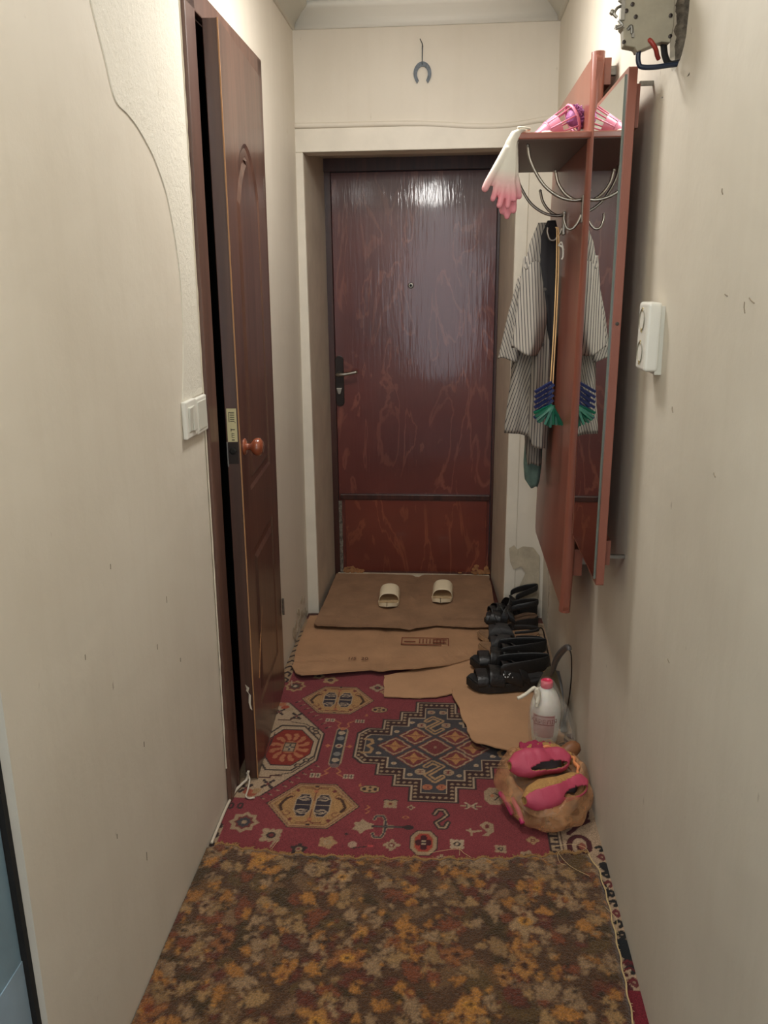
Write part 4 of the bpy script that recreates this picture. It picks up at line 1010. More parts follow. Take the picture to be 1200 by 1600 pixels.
cardboard('cardboard_sheet', [(-.630, 3.44), (-.05, 3.50), (.30, 3.46), (.39, 3.30), (.40, 3.02), (.125, 3.045), (.111, 3.052), (-.023, 2.958), (-.12, 2.918), (-.21, 2.905), (-.268, 2.893), (-.30, 2.905), (-.42, 2.872), (-.50, 2.848), (-.563, 2.838), (-.585, 2.862), (-.615, 2.93), (-.628, 3.10)], .020, .004, M['card_b'],
          'wide middle cardboard sheet with faded box print in front of the recess', lift=lambda x, y: .012 * (1 - sm(0, .05, y - (2.84 + .18 * (x + .56)))) , seed=2,
          creases=((-.63, 2.985, .1, 3.09, .007), (-.25, 2.8, -.28, 3.5, .005)))
cardboard('cardboard_sheet', [(-.575, 3.955), (-.34, 3.960), (-.18, 3.955), (-.15, 3.935), (-.12, 3.96), (.10, 3.965), (.205, 3.955), (.212, 3.80), (.215, 3.60), (.225, 3.33), (.10, 3.315), (-.05, 3.33), (-.165, 3.275), (-.30, 3.285), (-.45, 3.278), (-.571, 3.285), (-.59, 3.31), (-.580, 3.60)], .036, .004, M['card_a'],
          'dark worn cardboard sheet lying in the entrance recess under the ivory slides', lift=lambda x, y: .006 * (1 - sm(3.28, 3.33, y)), seed=3,
          creases=((-.165, 3.2, -.165, 4.0, .007), (-.6, 3.42, .2, 3.42, .004)))
def ink(parent_name, bm, m, root):
    return obj(parent_name, bm, m, root)
# faded print on the middle sheet
mid = [o for o in COL.objects if o.name.startswith('cardboard_sheet')][2]
def flat(bm, x0, x1, y0, y1, z=.0268): box(bm, x0, x1, y0, y1, z - .002, z)
bm = NB(); X0, X1, Y0, Y1 = -.195, .005, 3.145, 3.215
for a in ((X0, X1, Y1 - .003, Y1), (X0, X0 + .004, Y0, Y1), (X1 - .004, X1, Y0, Y1), (X0, X1 - .03, Y0, Y0 + .006)): flat(bm, *a)
for k, l in enumerate((.012, .014, .010, .013, .012, .012, .010, .012)): flat(bm, X0 + .075 + k * .0145, X0 + .075 + k * .0145 + .0045, Y0 + .020, Y1 - .012)
flat(bm, X0 + .135, X0 + .19, Y0 + .022, Y0 + .028); flat(bm, X0 + .135, X0 + .19, Y1 - .018, Y1 - .013); flat(bm, X0 + .012, X0 + .06, Y0 + .028, Y0 + .033)
obj('box_print', bm, M['red_ink'], mid)
t = text_mesh('1/5  20', .030, .0005); t.transform(Matrix.Translation((-.36, 3.00, .0270)) @ Matrix.Rotation(.04, 4, 'Z'))
obj('stamped_code', t, M['ink'], mid)

# ---------------------------------------------------------------- footwear
def footwear(name, label, cat, loc, rz, L_, wd, sole_h, heel_h, mS, mI, mU, straps, heelstrap=None, group=None, top_t=.004, roll=0.0, midsole=None):
    """x runs heel (0) to toe (L)"""
    root = bpy.data.objects.new(name, None); root.empty_display_size = .05; root.location = loc; root.rotation_euler = (roll, 0, rz); COL.objects.link(root)
    tag(root, label, cat, group)
    def hw(t):
        k = np.interp(t, [0, .03, .08, .2, .4, .6, .75, .87, .95, 1.0], [.0, .45, .66, .80, .74, .92, 1.0, .86, .55, .0]); return wd / 2 * float(k)
    def cl(t): return wd * .06 * math.sin(PI * 1.1 * t)
    def zt(t): return heel_h + (sole_h - heel_h) * sm(.15, .72, t) + .012 * sm(.84, 1.0, t)
    n = 30; ts = [.5 - .5 * math.cos(PI * i / n) for i in range(n + 1)]
    def slab(g, z0f, z1f, nm, m):
        bm = NB(); rows = []
        for t in ts:
            h = hw(t) * g + (.0015 if t in (0, 1) else 0); x = L_ * (.5 + (t - .5) * (1 if g >= 1 else .965)); c = cl(t)
            rows.append([(x, c - h, z0f(t)), (x, c - h * 1.0, z1f(t)), (x, c, z1f(t) - .001), (x, c + h, z1f(t)), (x, c + h, z0f(t)), (x, c, z0f(t))])
        surf(bm, rows, close_u=True); bmesh.ops.recalc_face_normals(bm, faces=bm.faces[:])
        return obj(nm, bm, m, root, bevel=.0015)
    slab(1.0, lambda t: .012 * sm(.84, 1, t) * .8, lambda t: zt(t) - top_t, 'sole', mS)
    slab(.97, lambda t: zt(t) - top_t - .001, lambda t: zt(t), 'insole', mI)
    if midsole: slab(1.015, lambda t: zt(t) - top_t - .009, lambda t: zt(t) - top_t - .004, 'midsole', midsole)
    for k, (tl, tr, ww, h, sk) in enumerate(straps):
        # band from left edge at tl to right edge at tr, width ww along the foot, arch height h
        bm = NB(); rows = []
        for a in np.linspace(0, 1, 15):
            t = tl + (tr - tl) * a; ang = PI * (1 - a); c = cl(t); g = hw(min(.97, max(.03, t))) * 1.03
            y = c + g * (math.copysign(abs(math.cos(ang)) ** .75, math.cos(ang))) * -1; z0 = zt(t) - top_t - .003
            z = z0 + (h) * math.sin(ang) ** .72
            row = []
            for b in np.linspace(-.5, .5, 6):
                x = L_ * t + ww * b; row.append((x, y, z + sk * b - .004 * abs(b) * math.sin(ang)))
            rows.append(row)
        surf(bm, rows); o = obj('strap', bm, mU, root, smooth=True); solid(o, .0035, 0); subd(o, 1)
    if heelstrap:
        z0, h, t0 = heelstrap; bm = NB(); rows = []
        for a in np.linspace(-1, 1, 21):
            ang = a * PI * .5; fx = t0 * L_ * (1 - math.cos(ang)) ; g = wd * .37
            x = fx + .004; y = cl(.1) + g * math.sin(ang); zz = zt(.1) + z0 * (.35 + .65 * math.cos(ang) ** .6 if math.cos(ang) > 0 else .35)
            rows.append([(x, y, zz), (x - .002, y, zz + h * .5), (x, y * .96, zz + h)])
        surf(bm, rows); o = obj('heel_strap', bm, mU, root, smooth=True); solid(o, .0035, 0); subd(o, 1)
    return root
def wl(x, y, z): return (x, y, z)
# ivory slides, toes towards the camera
g_ = 'ivory slides on the dark cardboard'
for x, y, lab, rr in ((-.282, 3.735, 'left one of the ivory slides on the dark cardboard in the entrance recess', .02), (-.028, 3.80, 'right one of the ivory slides on the dark cardboard in the entrance recess', -.02)):
    footwear('slide_sandal', lab, 'slide', (x, y, .0405), -PI / 2 + rr, .25, .098, .020, .024, M['slide'], M['slide_in'], M['slide'], [(.60, .62, .105, .052, -.012)], None, g_)
# rearmost wedge sandals, by the corner
wS = [(.90, .90, .030, .036, 0), (.66, .84, .040, .048, .01), (.84, .66, .040, .048, .01), (.46, .64, .030, .060, .02), (.64, .42, .028, .064, .02)]
a = footwear('wedge_sandal', 'black strappy wedge sandal closest to the entrance recess, beside the cream wall', 'sandal', (.400, 3.478, .040), PI + .30, .235, .085, .020, .062, M['blk_sole'], M['insole_b'], M['blk'], wS, (.050, .030, .50))
b = footwear('wedge_sandal', 'black strappy wedge sandal with worn brown insole, second from the recess', 'sandal', (.392, 3.345, .026), PI - .14, .235, .085, .020, .058, M['blk_sole'], M['insole_b'], M['blk'], wS, (.048, .028, .50))
# tan footbeds with black crossed straps
tS = [(.48, .70, .052, .050, .006), (.74, .48, .052, .052, .006), (.74, .74, .040, .044, 0)]
footwear('flat_sandal', 'tan-soled sandal with crossed black straps, farther one of that pair', 'sandal', (.385, 3.215, .026), PI - .03, .262, .090, .022, .034, M['cork'], M['insole_t'], M['blk_soft'], tS, (.012, .014, .40), 'tan-soled sandals with black straps')
footwear('flat_sandal', 'tan-soled sandal with crossed black straps, nearer one of that pair', 'sandal', (.388, 3.115, .026), PI + .05, .265, .090, .022, .034, M['cork'], M['insole_t'], M['blk_soft'], tS, (.012, .014, .40), 'tan-soled sandals with black straps')
# black leather closed-heel sandals in front
bS = [(.82, .82, .046, .038, 0), (.66, .62, .060, .052, .012), (.46, .48, .075, .062, .026), (.30, .52, .034, .066, .02)]
f1 = footwear('leather_sandal', 'black leather sandal behind the one with the silver emblem', 'sandal', (.388, 2.985, .020), PI + .06, .300, .104, .030, .038, M['blk_sole'], M['blk_soft'], M['blk'], bS, (.030, .052, .62), 'black leather sandals')
f2 = footwear('leather_sandal', 'black leather sandal with a small silver emblem, nearest of the shoe row', 'sandal', (.382, 2.838, .020), PI + .12, .312, .110, .032, .040, M['blk_sole'], M['blk_soft'], M['blk'], bS, (.030, .056, .62), 'black leather sandals')
bm = NB()
for k in range(6):
    a_ = k * PI / 3; prism(bm, [(.172 + .007 * math.cos(a_), .030 + .007 * math.sin(a_), .0), (.172 + .0125 * math.cos(a_ + .35), .030 + .0125 * math.sin(a_ + .35), 0), (.172 + .0125 * math.cos(a_ - .35), .030 + .0125 * math.sin(a_ - .35), 0)], (0, 0, .002))
bm.transform(Matrix.Translation((0.0, .018, .070)) @ Matrix.Translation((.172, .030, 0)) @ Matrix.Rotation(-1.0, 4, 'X') @ Matrix.Translation((-.172, -.030, 0)))
obj('emblem', bm, M['emblem'], f2)
for x, y, z in ((.232, .054, .050), (.150, .056, .062), (.158, .05, .075)):
    bm = NB(); ico(bm, (x, y, z), .0028, 1); obj('rivet', bm, M['emblem'], f2)

# ---------------------------------------------------------------- coat rack and mirror on the right wall
FX0, FX1 = .335, .3455                     # face of the boards at z .55 and z 2.03
def fx(z): return FX0 + (FX1 - FX0) * (z - .55) / 1.48
rack = empty('coat_rack', (.36, 2.68, .53)); tag(rack, 'tall cherry-brown laminate coat rack board with shelf and wire hooks on right wall', 'coat rack')
def board(bm, fxf, y0, y1, z0, z1, t, rad=.03, n=8):
    """board parallel to the wall, rounded near corners"""
    pts = []
    for cy_, cz_, a0 in ((y1 - rad, z1 - rad, 0), (y0 + rad, z1 - rad, PI / 2), (y0 + rad, z0 + rad, PI), (y1 - rad, z0 + rad, 1.5 * PI)):
        for i in range(n + 1):
            a = a0 + PI / 2 * i / n; pts.append((cy_ + rad * math.cos(a), cz_ + rad * math.sin(a)))
    prism(bm, [(fxf(z), y, z) for y, z in pts], (t, 0, 0))
bm = NB(); board(bm, fx, 2.262, 3.10, .545, 2.030, .018, .03)
obj('back_board', bm, M['rack'], rack, bevel=.002)
bm = NB()   # moulded near edge strip
pr = [(-.004, .034), (-.008, .026), (-.009, .016), (-.006, .008), (.0, .001), (.009, -.002), (.018, .001), (.0225, .008), (.0225, .034)]
rows = []
for z in np.linspace(.548, 2.028, 16):
    e = min(1, (z - .548) / .02, (2.028 - z) / .02); rows.append([(fx(z) + a, 2.258 + b + (1 - e) * .012, z) for a, b in pr])
surf(bm, rows, close_u=True); bm.faces.new([bm.verts.new(p) for p in rows[0]][::-1]); bm.faces.new([bm.verts.new(p) for p in rows[-1]])
obj('edge_moulding', bm, M['rack_edge'], rack, smooth=True)
for (z0, z1) in ((1.955, 2.035 - .02), (.66, .74)):
    bm = NB(); box(bm, .357, .386, 2.285, 3.06, z0, z1); obj('wall_batten', bm, M['rack'], rack)
for z in (1.99, .70):
    for y in (2.30, 3.0):
        bm = NB(); box(bm, .386, XR(z) + .001, y, y + .02, z - .01, z + .01); obj('wall_bracket', bm, M['steel'], rack)
bm = NB(); box(bm, .150, .345, 2.26, 2.95, 1.831, 1.847)
obj('shelf', bm, M['rack_edge'], rack, bevel=.003)
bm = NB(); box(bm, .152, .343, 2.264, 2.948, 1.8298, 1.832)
obj('shelf_shade', bm, mat('shelf_shade_brown', (92, 66, 56), .5), rack)  # thin sheet coloured darker for the shade under the shelf
# hooks: plate, two long upswept prongs, one small lower hook
def hook_unit(yc, zc, first=[None]):
    d = Vector((0, yc - 2.30, zc - 1.66))
    if first[0] is None:
        bm = NB(); box(bm, .333, .341, 2.288, 2.312, 1.632, 1.700)
        h = obj('hook_plate', bm, M['chrome'], rack, bevel=.002)
        parts = [h]
        for nm, P, r in (('long_prong', [(.333, 2.300, 1.690), (.31, 2.300, 1.688), (.275, 2.298, 1.697), (.238, 2.296, 1.722), (.212, 2.296, 1.757), (.196, 2.297, 1.79), (.190, 2.300, 1.822)], .0042),
                         ('short_prong', [(.333, 2.304, 1.688), (.315, 2.310, 1.690), (.292, 2.318, 1.706), (.274, 2.324, 1.732), (.266, 2.328, 1.762)], .0042),
                         ('small_hook', [(.335, 2.300, 1.655), (.325, 2.298, 1.632), (.312, 2.297, 1.618), (.298, 2.297, 1.620), (.290, 2.298, 1.640), (.290, 2.298, 1.652)], .0034)):
            bm = NB(); tube(bm, curve_pts(P, 6), r, 8); ico(bm, P[-1], r * 1.25, 1)
            s_ = sub(nm, bm, M['chrome'], h, rack, smooth=True); parts.append(s_)
        first[0] = parts
    else:
        parts = first[0]; h = parts[0].copy(); COL.objects.link(h); h.location = d
        for s_ in parts[1:]:
            c = s_.copy(); COL.objects.link(c); c.parent = h
hook_unit(2.30, 1.66); hook_unit(2.68, 1.648)

mir = empty('wall_mirror', (.36, 2.0, .79)); tag(mir, 'tall narrow mirror on cherry-brown board beside the coat rack, closest to camera', 'mirror')
bm = NB(); board(bm, lambda z: .345, 1.838, 2.215, .800, 1.898, .018, .004, 2)
obj('back_board', bm, M['rack_edge'], mir, bevel=.001)
bm = NB(); box(bm, .3405, .3451, 1.852, 2.205, .815, 1.884)
gl = obj('mirror_glass', bm, M['mirror'], mir)
bm = NB(); box(bm, .3403, .3455, 1.8495, 1.852, .813, 1.886)
obj('glass_edge', bm, M['mirror_edge'], mir)
for a in ((.363, .376, 1.868, 2.18, 1.79, 1.872), (.363, .380, 1.872, 2.18, .84, .90)):
    bm = NB(); box(bm, *a); obj('wall_batten', bm, M['rack_edge'], mir)
for z in (1.874, .86):
    for y in (1.874, 2.15):
        bm = NB(); box(bm, .376, XR(z) + .001, y, y + .010, z - .004, z + .004); obj('wall_bracket', bm, M['steel'], mir)
bm = NB(); lathe(bm, [(.004, 0), (.004, -.0015), (.002, -.002)], (.3545, 1.838, 1.40), 'y', 12)
obj('screw_cap', bm, M['dark_plastic'], mir)

# ---------------------------------------------------------------- on the shelf
br = empty('scrub_brush', (.30, 2.44, 1.847)); tag(br, 'pink plastic brush with purple bristles lying on the coat rack shelf', 'brush')
bm = NB()
ax0, ax1 = Vector((.235, 2.42, 1.866)), Vector((.318, 2.44, 1.905)); d = (ax1 - ax0).normalized(); s1 = d.cross(Vector((0, 1, 0))).normalized(); s2 = d.cross(s1)
def ring(c, r, t=.0022): tube(bm, [c + r * (math.cos(a) * s1 + math.sin(a) * s2) for a in np.linspace(0, 2 * PI, 25)], t, 6)
ring(ax1, .036, .004); ring(ax0 + d * .018, .022, .003)
for k in range(8):
    a = k * PI / 4; u = math.cos(a) * s1 + math.sin(a) * s2; tube(bm, [ax0 + d * .018 + u * .022, ax1 + u * .036], .0022, 6)
rows = [[ax0 + d * q + r * (math.cos(a) * s1 + math.sin(a) * s2) for a in np.linspace(0, 2 * PI, 20, endpoint=False)] for q, r in ((-.030, .009), (-.01, .013), (.012, .021), (.03, .025), (.05, .029))]
surf(bm, rows, close_u=True)
obj('frame', bm, M['pink_pl'], br, smooth=True)
bm = NB(); tube(bm, [ax0 - d * .005, ax0 - d * .03 + Vector((0, 0, -.004)), ax0 - d * .055 + Vector((0, -.02, -.004))], [.010, .009, .007], 10)
obj('handle', bm, M['pink_pl'], br, smooth=True)
bm = NB(); c = ax1 + d * .010
for k in range(240):
    a, b = random.uniform(0, 2 * PI), math.acos(random.uniform(.0, 1)); v = d * math.cos(b) + (s1 * math.cos(a) + s2 * math.sin(a)) * math.sin(b)
    tube(bm, [c - d * .012 + v * .008, c - d * .006 + v * random.uniform(.030, .036)], .0017, 4)
ico(bm, c - d * .004, .024, 2)
bb = obj('bristles', bm, M['purple_br'], br); bb['kind'] = 'stuff'
li = empty('shoe_polish_tin', (.205, 2.42, 1.847)); tag(li, 'small dark oval tin at the left end of the coat rack shelf', 'tin')
bm = NB(); lathe(bm, [(.024, 0), (.026, .003), (.026, .010), (.022, .0125), (.001, .013)], (.19, 2.42, 1.8475), 'z', 28, 1, .7)
obj('lid', bm, M['blk'], li, smooth=True); bm = NB(); lathe(bm, [(.0262, 0), (.0262, .004)], (.19, 2.42, 1.8472), 'z', 28, 1, .7); obj('base', bm, mat('grey_tin', (120, 108, 90), .4, .3), li)
bm = NB(); ico(bm, (.244, 2.37, 1.857), .012, 3, (1.5, 1.2, .8))
for v in bm.verts: v.co += v.normal * .004 * nz(v.co.x * 120, v.co.y * 120, v.co.z * 120)
pw = obj('paper_wad', bm, M['white_plastic'], None, smooth=False); tag(pw, 'crumpled white paper between the dark tin and the pink brush on shelf', 'paper')

# ---------------------------------------------------------------- gloves over the shelf end
def glove(name, label, loc, rz, tilt, fingers, palm_w=.075, seed=0):
    """hangs from the cuff at the origin, fingers down; x width, y thickness"""
    root = empty(name, loc, rz, world=False); root.rotation_euler = (0, tilt, rz)
    tag(root, label, 'glove', 'white work gloves with pink fingertips')
    bm = NB(); rows = []
    for z, w_, t, dx in ((.012, .020, .014, .028), (.004, .024, .014, .012), (-.02, .026, .013, .002), (-.05, .036, .015, .0), (-.08, .050, .017, -.004), (-.11, .058, .018, -.006), (-.128, .054, .015, -.006)):
        rows.append([(dx + w_ / 2 * 1.1 * math.cos(a), t / 2 * math.sin(a) * (1 + .25 * math.sin(3 * a + seed)), z) for a in np.linspace(0, 2 * PI, 20, endpoint=False)])
    surf(bm, rows, close_u=True); bm.faces.new([bm.verts.new(p) for p in rows[0]]); bm.faces.new([bm.verts.new(p) for p in rows[-1]])
    for P, r in fingers:
        pp = curve_pts(P, 5); n = len(pp); rr = [r * (1.0 - .12 * i / n) for i in range(n)]; rr[-1] = r * .55
        tube(bm, pp, rr, 10); ico(bm, pp[-2], r * .8, 2)
    o = obj('glove_body', bm, M['glove'], root, smooth=True)
    rm = o.modifiers.new('remesh', 'REMESH'); rm.mode = 'VOXEL'; rm.voxel_size = .0022; rm.use_smooth_shade = True
    s_ = o.modifiers.new('smooth', 'SMOOTH'); s_.iterations = 4; s_.factor = .5
    bm = NB(); tube(bm, [(.028 + .015 * math.cos(a), .010 * math.sin(a), .014) for a in np.linspace(0, 2 * PI, 20)], .0025, 6)
    obj('cuff', bm, mat('glove_cuff_knit_%d' % seed, (226, 218, 200), .8), root, smooth=True)
    return root
glove('work_glove', 'front white glove with pink fingertips hanging from the coat rack shelf end', (.146, 2.262, 1.846), 0, .12,
      [([(-.006, 0, -.035), (-.026, -.004, -.082), (-.042, -.006, -.118), (-.050, -.006, -.142)], .0105), ([(-.018, -.002, -.118), (-.022, -.008, -.142), (-.026, -.010, -.165)], .0078),
       ([(-.004, -.002, -.12), (-.004, -.006, -.150), (-.007, -.010, -.180)], .0085), ([(.008, 0, -.12), (.014, -.002, -.150), (.015, -.003, -.178)], .0080), ([(.018, 0, -.11), (.026, .002, -.135), (.029, .002, -.160)], .0072)])
glove('work_glove', 'rear white glove with pink fingertips tucked behind the front one at shelf end', (.150, 2.292, 1.846), .15, .06,
      [([(-.020, 0, -.08), (-.030, .002, -.12), (-.030, .003, -.150)], .0095), ([(-.012, .002, -.125), (-.012, .004, -.160), (-.008, .004, -.190)], .0095), ([(.002, .002, -.125), (.004, .004, -.165), (.004, .004, -.202)], .0095), ([(.012, .002, -.125), (.018, .002, -.16), (.020, .002, -.186)], .0088), ([(.02, .002, -.10), (.028, 0, -.13), (.032, 0, -.15)], .008)], seed=2)

# ---------------------------------------------------------------- striped shirt and the things hanging beside it
sh = empty('striped_shirt', (.28, 2.78, 1.66)); tag(sh, 'short-sleeved grey shirt with dark pinstripes hanging from the coat rack', 'shirt')
def drape(stations, nu=44, folds=7, amp=.008, seed=0, uvk=1.0, skew=0.0, slant=0.0):
    """stations: (z, x0, x1, ycentre, ydepth) -> closed hanging tube with folds"""
    bm = NB(); zs = [s[0] for s in stations]; n = 46; rows = []; us = []
    order = np.argsort(zs); Z = np.array(zs)[order]; A = np.array(stations)[order]
    for i in range(n + 1):
        z = Z[-1] + (Z[0] - Z[-1]) * i / n; x0, x1, yc, yd = (float(np.interp(z, Z, A[:, k])) for k in (1, 2, 3, 4)); f = min(1, i / 10)
        row = []; ur = []
        for j in range(nu):
            a = 2 * PI * j / nu; w_ = 1 + f * .12 * nz(math.cos(a) * 2.2 + seed, math.sin(a) * 2.2, z * 4)
            r = f * amp * math.sin(folds * a + 3 * nz(z * 2, seed) * 2 + seed)
            x = (x0 + x1) / 2 + (x1 - x0) / 2 * math.copysign(abs(math.cos(a)) ** .85, math.cos(a)); y = yc + yd / 2 * math.sin(a) * w_ + r * math.sin(a) ** 2 + f * amp * .8 * nz(x * 30, z * 5, seed)
            row.append((x, y, z + slant * (x - (x0 + x1) / 2) * (i / n) ** 2 + .004 * (i / n) ** 4 * math.sin(3 * a + seed))); ur.append(a)
        rows.append(row)
    def uv(i, j): p = rows[i % (n + 1)][j % nu]; return ((p[0] + (1.66 - p[2]) * skew) * uvk + (0.3 if math.sin(2 * PI * j / nu) > 0 else 0), p[2])
    surf(bm, rows, close_u=True, uv=uv)
    return bm
B1 = [(1.655, .285, .308, 2.78, .03), (1.62, .255, .315, 2.78, .05), (1.55, .236, .322, 2.78, .07), (1.45, .222, .322, 2.79, .08), (1.30, .205, .322, 2.80, .10), (1.15, .200, .322, 2.80, .11), (1.02, .186, .318, 2.80, .12), (.985, .184, .312, 2.80, .12)]
o = obj('body', drape(B1, seed=1, skew=.28, slant=-.12, amp=.011), M['stripe'], sh, smooth=True); solid(o, .0012)
C1 = [(1.66, .268, .300, 2.745, .02), (1.60, .243, .300, 2.735, .03), (1.545, .232, .282, 2.730, .034), (1.525, .226, .270, 2.730, .034)]
o = obj('collar', drape(C1, folds=3, amp=.003, seed=5, skew=-.15), M['stripe'], sh, smooth=True); solid(o, .0016)
S1 = [(1.56, .225, .29, 2.745, .05), (1.47, .216, .305, 2.73, .065), (1.38, .206, .305, 2.715, .08), (1.30, .196, .290, 2.70, .095), (1.268, .192, .272, 2.695, .10)]
o = obj('sleeve', drape(S1, folds=3, amp=.010, seed=3, skew=-.05, slant=-.40), M['stripe'], sh, smooth=True); solid(o, .0014)
S2 = [(1.50, .215, .26, 2.79, .05), (1.38, .185, .255, 2.79, .06), (1.30, .170, .25, 2.79, .065), (1.235, .156, .232, 2.79, .07)]
o = obj('sleeve', drape(S2, folds=4, amp=.006, seed=8, skew=-.30, slant=-.15), M['stripe'], sh, smooth=True); solid(o, .0014)
T1 = [(1.36, .27, .322, 2.72, .03), (1.25, .262, .322, 2.715, .04), (1.10, .255, .324, 2.72, .05), (.98, .262, .324, 2.73, .05), (.952, .270, .322, 2.73, .05)]
o = obj('front_tail', drape(T1, folds=5, amp=.006, seed=11, skew=.0, slant=-.3), M['stripe'], sh, smooth=True); solid(o, .0014)
for z in (1.46, 1.375, 1.29):
    bm = NB(); lathe(bm, [(.0052, 0), (.0055, -.0015), (.003, -.0018)], (.290, 2.690, z), 'y', 14); obj('button', bm, M['dark_plastic'], sh)
kt = empty('hanging_cloth', (.30, 2.86, 1.60)); tag(kt, 'narrow striped cloth hanging lowest behind the pinstriped shirt', 'cloth')
K1 = [(1.50, .27, .325, 2.87, .03), (1.2, .25, .325, 2.87, .05), (.95, .262, .322, 2.87, .05), (.90, .268, .318, 2.87, .04), (.862, .275, .322, 2.87, .03)]
o = obj('cloth', drape(K1, folds=5, amp=.004, seed=14), M['stripe'], kt, smooth=True); solid(o, .0014)
te = obj('teal_cloth', drape([(1.3, .28, .33, 2.93, .03), (1.0, .27, .33, 2.93, .04), (.85, .266, .33, 2.93, .04), (.79, .272, .325, 2.93, .04), (.765, .29, .318, 2.93, .03)], folds=4, amp=.003, seed=17), M['teal_cloth'], None, smooth=True); solid(te, .0014)
tag(te, 'faded teal cloth whose hem shows lowest on the coat rack behind the shirt', 'cloth')
bk = obj('black_jacket', drape([(1.665, .294, .318, 2.725, .02), (1.62, .276, .330, 2.72, .03), (1.54, .276, .332, 2.715, .035), (1.46, .288, .333, 2.712, .035), (1.36, .300, .333, 2.712, .03), (1.22, .316, .334, 2.71, .02), (1.16, .320, .334, 2.71, .02)], folds=4, amp=.003, seed=21), M['black_cloth'], None, smooth=True); solid(bk, .0016)
tag(bk, 'slim black garment squeezed between the striped shirt and the rack board', 'garment')

# cords with clothespins, hung from the middle hook
cd = empty('cord_loop', (.30, 2.50, 1.64)); tag(cd, 'long cream cord loop hanging from the coat rack, threaded with clothespins', 'cord')
bm = NB()
tube(bm, curve_pts([(.300, 2.552, 1.636), (.302, 2.54, 1.62), (.303, 2.52, 1.50), (.302, 2.51, 1.35), (.298, 2.50, 1.19), (.297, 2.50, 1.15)], 8), .0021, 6)
obj('strand', bm, M['cord'], cd, smooth=True); bm = NB()
tube(bm, curve_pts([(.300, 2.552, 1.636), (.307, 2.54, 1.62), (.309, 2.52, 1.50), (.308, 2.51, 1.35), (.305, 2.50, 1.19), (.304, 2.50, 1.125)], 8), .0021, 6)
obj('strand', bm, M['cord'], cd, smooth=True)
bm = NB(); tube(bm, curve_pts([(.305, 2.515, 1.585), (.316, 2.505, 1.578), (.318, 2.503, 1.555), (.314, 2.503, 1.545)], 6), .0026, 6); tube(bm, curve_pts([(.306, 2.515, 1.585), (.312, 2.503, 1.592), (.319, 2.502, 1.570)], 6), .0024, 6)
obj('knot', bm, M['white_plastic'], cd, smooth=True)
def pin_mesh():
    bm = NB()
    for s_ in (-1, 1):
        hexa(bm, [(0 + (.0), s_ * .0010, -.004), (0, s_ * .0010, .004), (0, s_ * .0050, -.004), (0, s_ * .0050, .004), (.058, s_ * .0026, -.0035), (.058, s_ * .0026, .0035), (.058, s_ * .0058, -.0035), (.058, s_ * .0058, .0035)])
        for e in (.016, .022): box(bm, e, e + .002, min(s_ * .005, s_ * .0065), max(s_ * .005, s_ * .0065), -.004, .004)
    lathe(bm, [(.0036, -.0045), (.0036, .0045)], (.026, 0, 0), 'z', 10); bmesh.ops.recalc_face_normals(bm, faces=bm.faces[:])
    return bm
protos = {}
for nm, mm in (('blue', M['blue_pl']), ('green', M['green_pl'])):
    me = bpy.data.meshes.new('clothespin'); b_ = pin_mesh(); b_.to_mesh(me); b_.free(); me.materials.append(mm); protos[nm] = me
def pin(nm, loc, rot, label):
    o = bpy.data.objects.new('clothespin', protos[nm]); COL.objects.link(o); o.location = loc; o.rotation_euler = rot
    tag(o, label, 'clothespin', '%s clothespins on the cord' % nm); return o
k = 0
for r in range(6):
    z = 1.195 - r * .0155
    nth = ['top', 'second', 'third', 'fourth', 'fifth', 'lowest'][r]
    pin('blue', (.301, 2.494, z), (0, 2.65, .25), '%s of the left column of blue clothespins on the cream cord' % nth)
    pin('blue', (.307, 2.488, z - .006), (0, 2.45, -.35), '%s of the right column of blue clothespins on the cream cord' % nth)
for r in range(12):
    a = 2.75 - r * .155
    pin('green', (.302 + .0006 * r, 2.488 - .004 * (r % 3), 1.128 - .003 * (r % 4)), (0.2 * (r % 3), a, .3 - .1 * (r % 5)), '%s from the left in the fan of green clothespins ending the cream cord' % ('first', 'second', 'third', 'fourth', 'fifth', 'sixth', 'seventh', 'eighth', 'ninth', 'tenth', 'eleventh', 'last')[r])

# ---------------------------------------------------------------- horseshoe
hs = empty('horseshoe', (-.122, YB, 2.26)); tag(hs, 'small grey iron horseshoe hanging on a string above the entrance door', 'horseshoe')
bm = NB(); C_ = []
for t in np.linspace(-1, 1, 33):
    a = PI / 2 + t * 2.35; C_.append((-.122 + .0275 * math.cos(a) * (1 if abs(t) < .75 else 1 - (abs(t) - .75) * .45), 2.256 + .033 * math.sin(a) * (1 if math.sin(a) > 0 else 1.25)))
rows = []
for i, (x, z) in enumerate(C_):
    t = abs(-1 + 2 * i / 32); w_ = .0086 - .0026 * t; dx, dz = x + .122, z - 2.256; l = math.hypot(dx, dz); ux, uz = dx / l, dz / l
    rows.append([(x - ux * w_, YB - .0015, z - uz * w_), (x - ux * w_, YB - .008, z - uz * w_), (x + ux * w_, YB - .008, z + uz * w_), (x + ux * w_, YB - .0015, z + uz * w_)])
surf(bm, rows, close_u=True); bm.faces.new([bm.verts.new(p) for p in rows[0]]); bm.faces.new([bm.verts.new(p) for p in rows[-1]]); bmesh.ops.recalc_face_normals(bm, faces=bm.faces[:])
obj('shoe', bm, M['iron'], hs)
bm = NB(); tube(bm, [(-.1225, YB - .008, 2.286), (-.1225, YB - .010, 2.288), (-.122, YB - .009, 2.32), (-.121, YB - .006, 2.352)], .0013, 6); tube(bm, [(-.124, YB - .009, 2.287), (-.1235, YB - .008, 2.352)], .0009, 6)
obj('string', bm, M['iron'], hs)
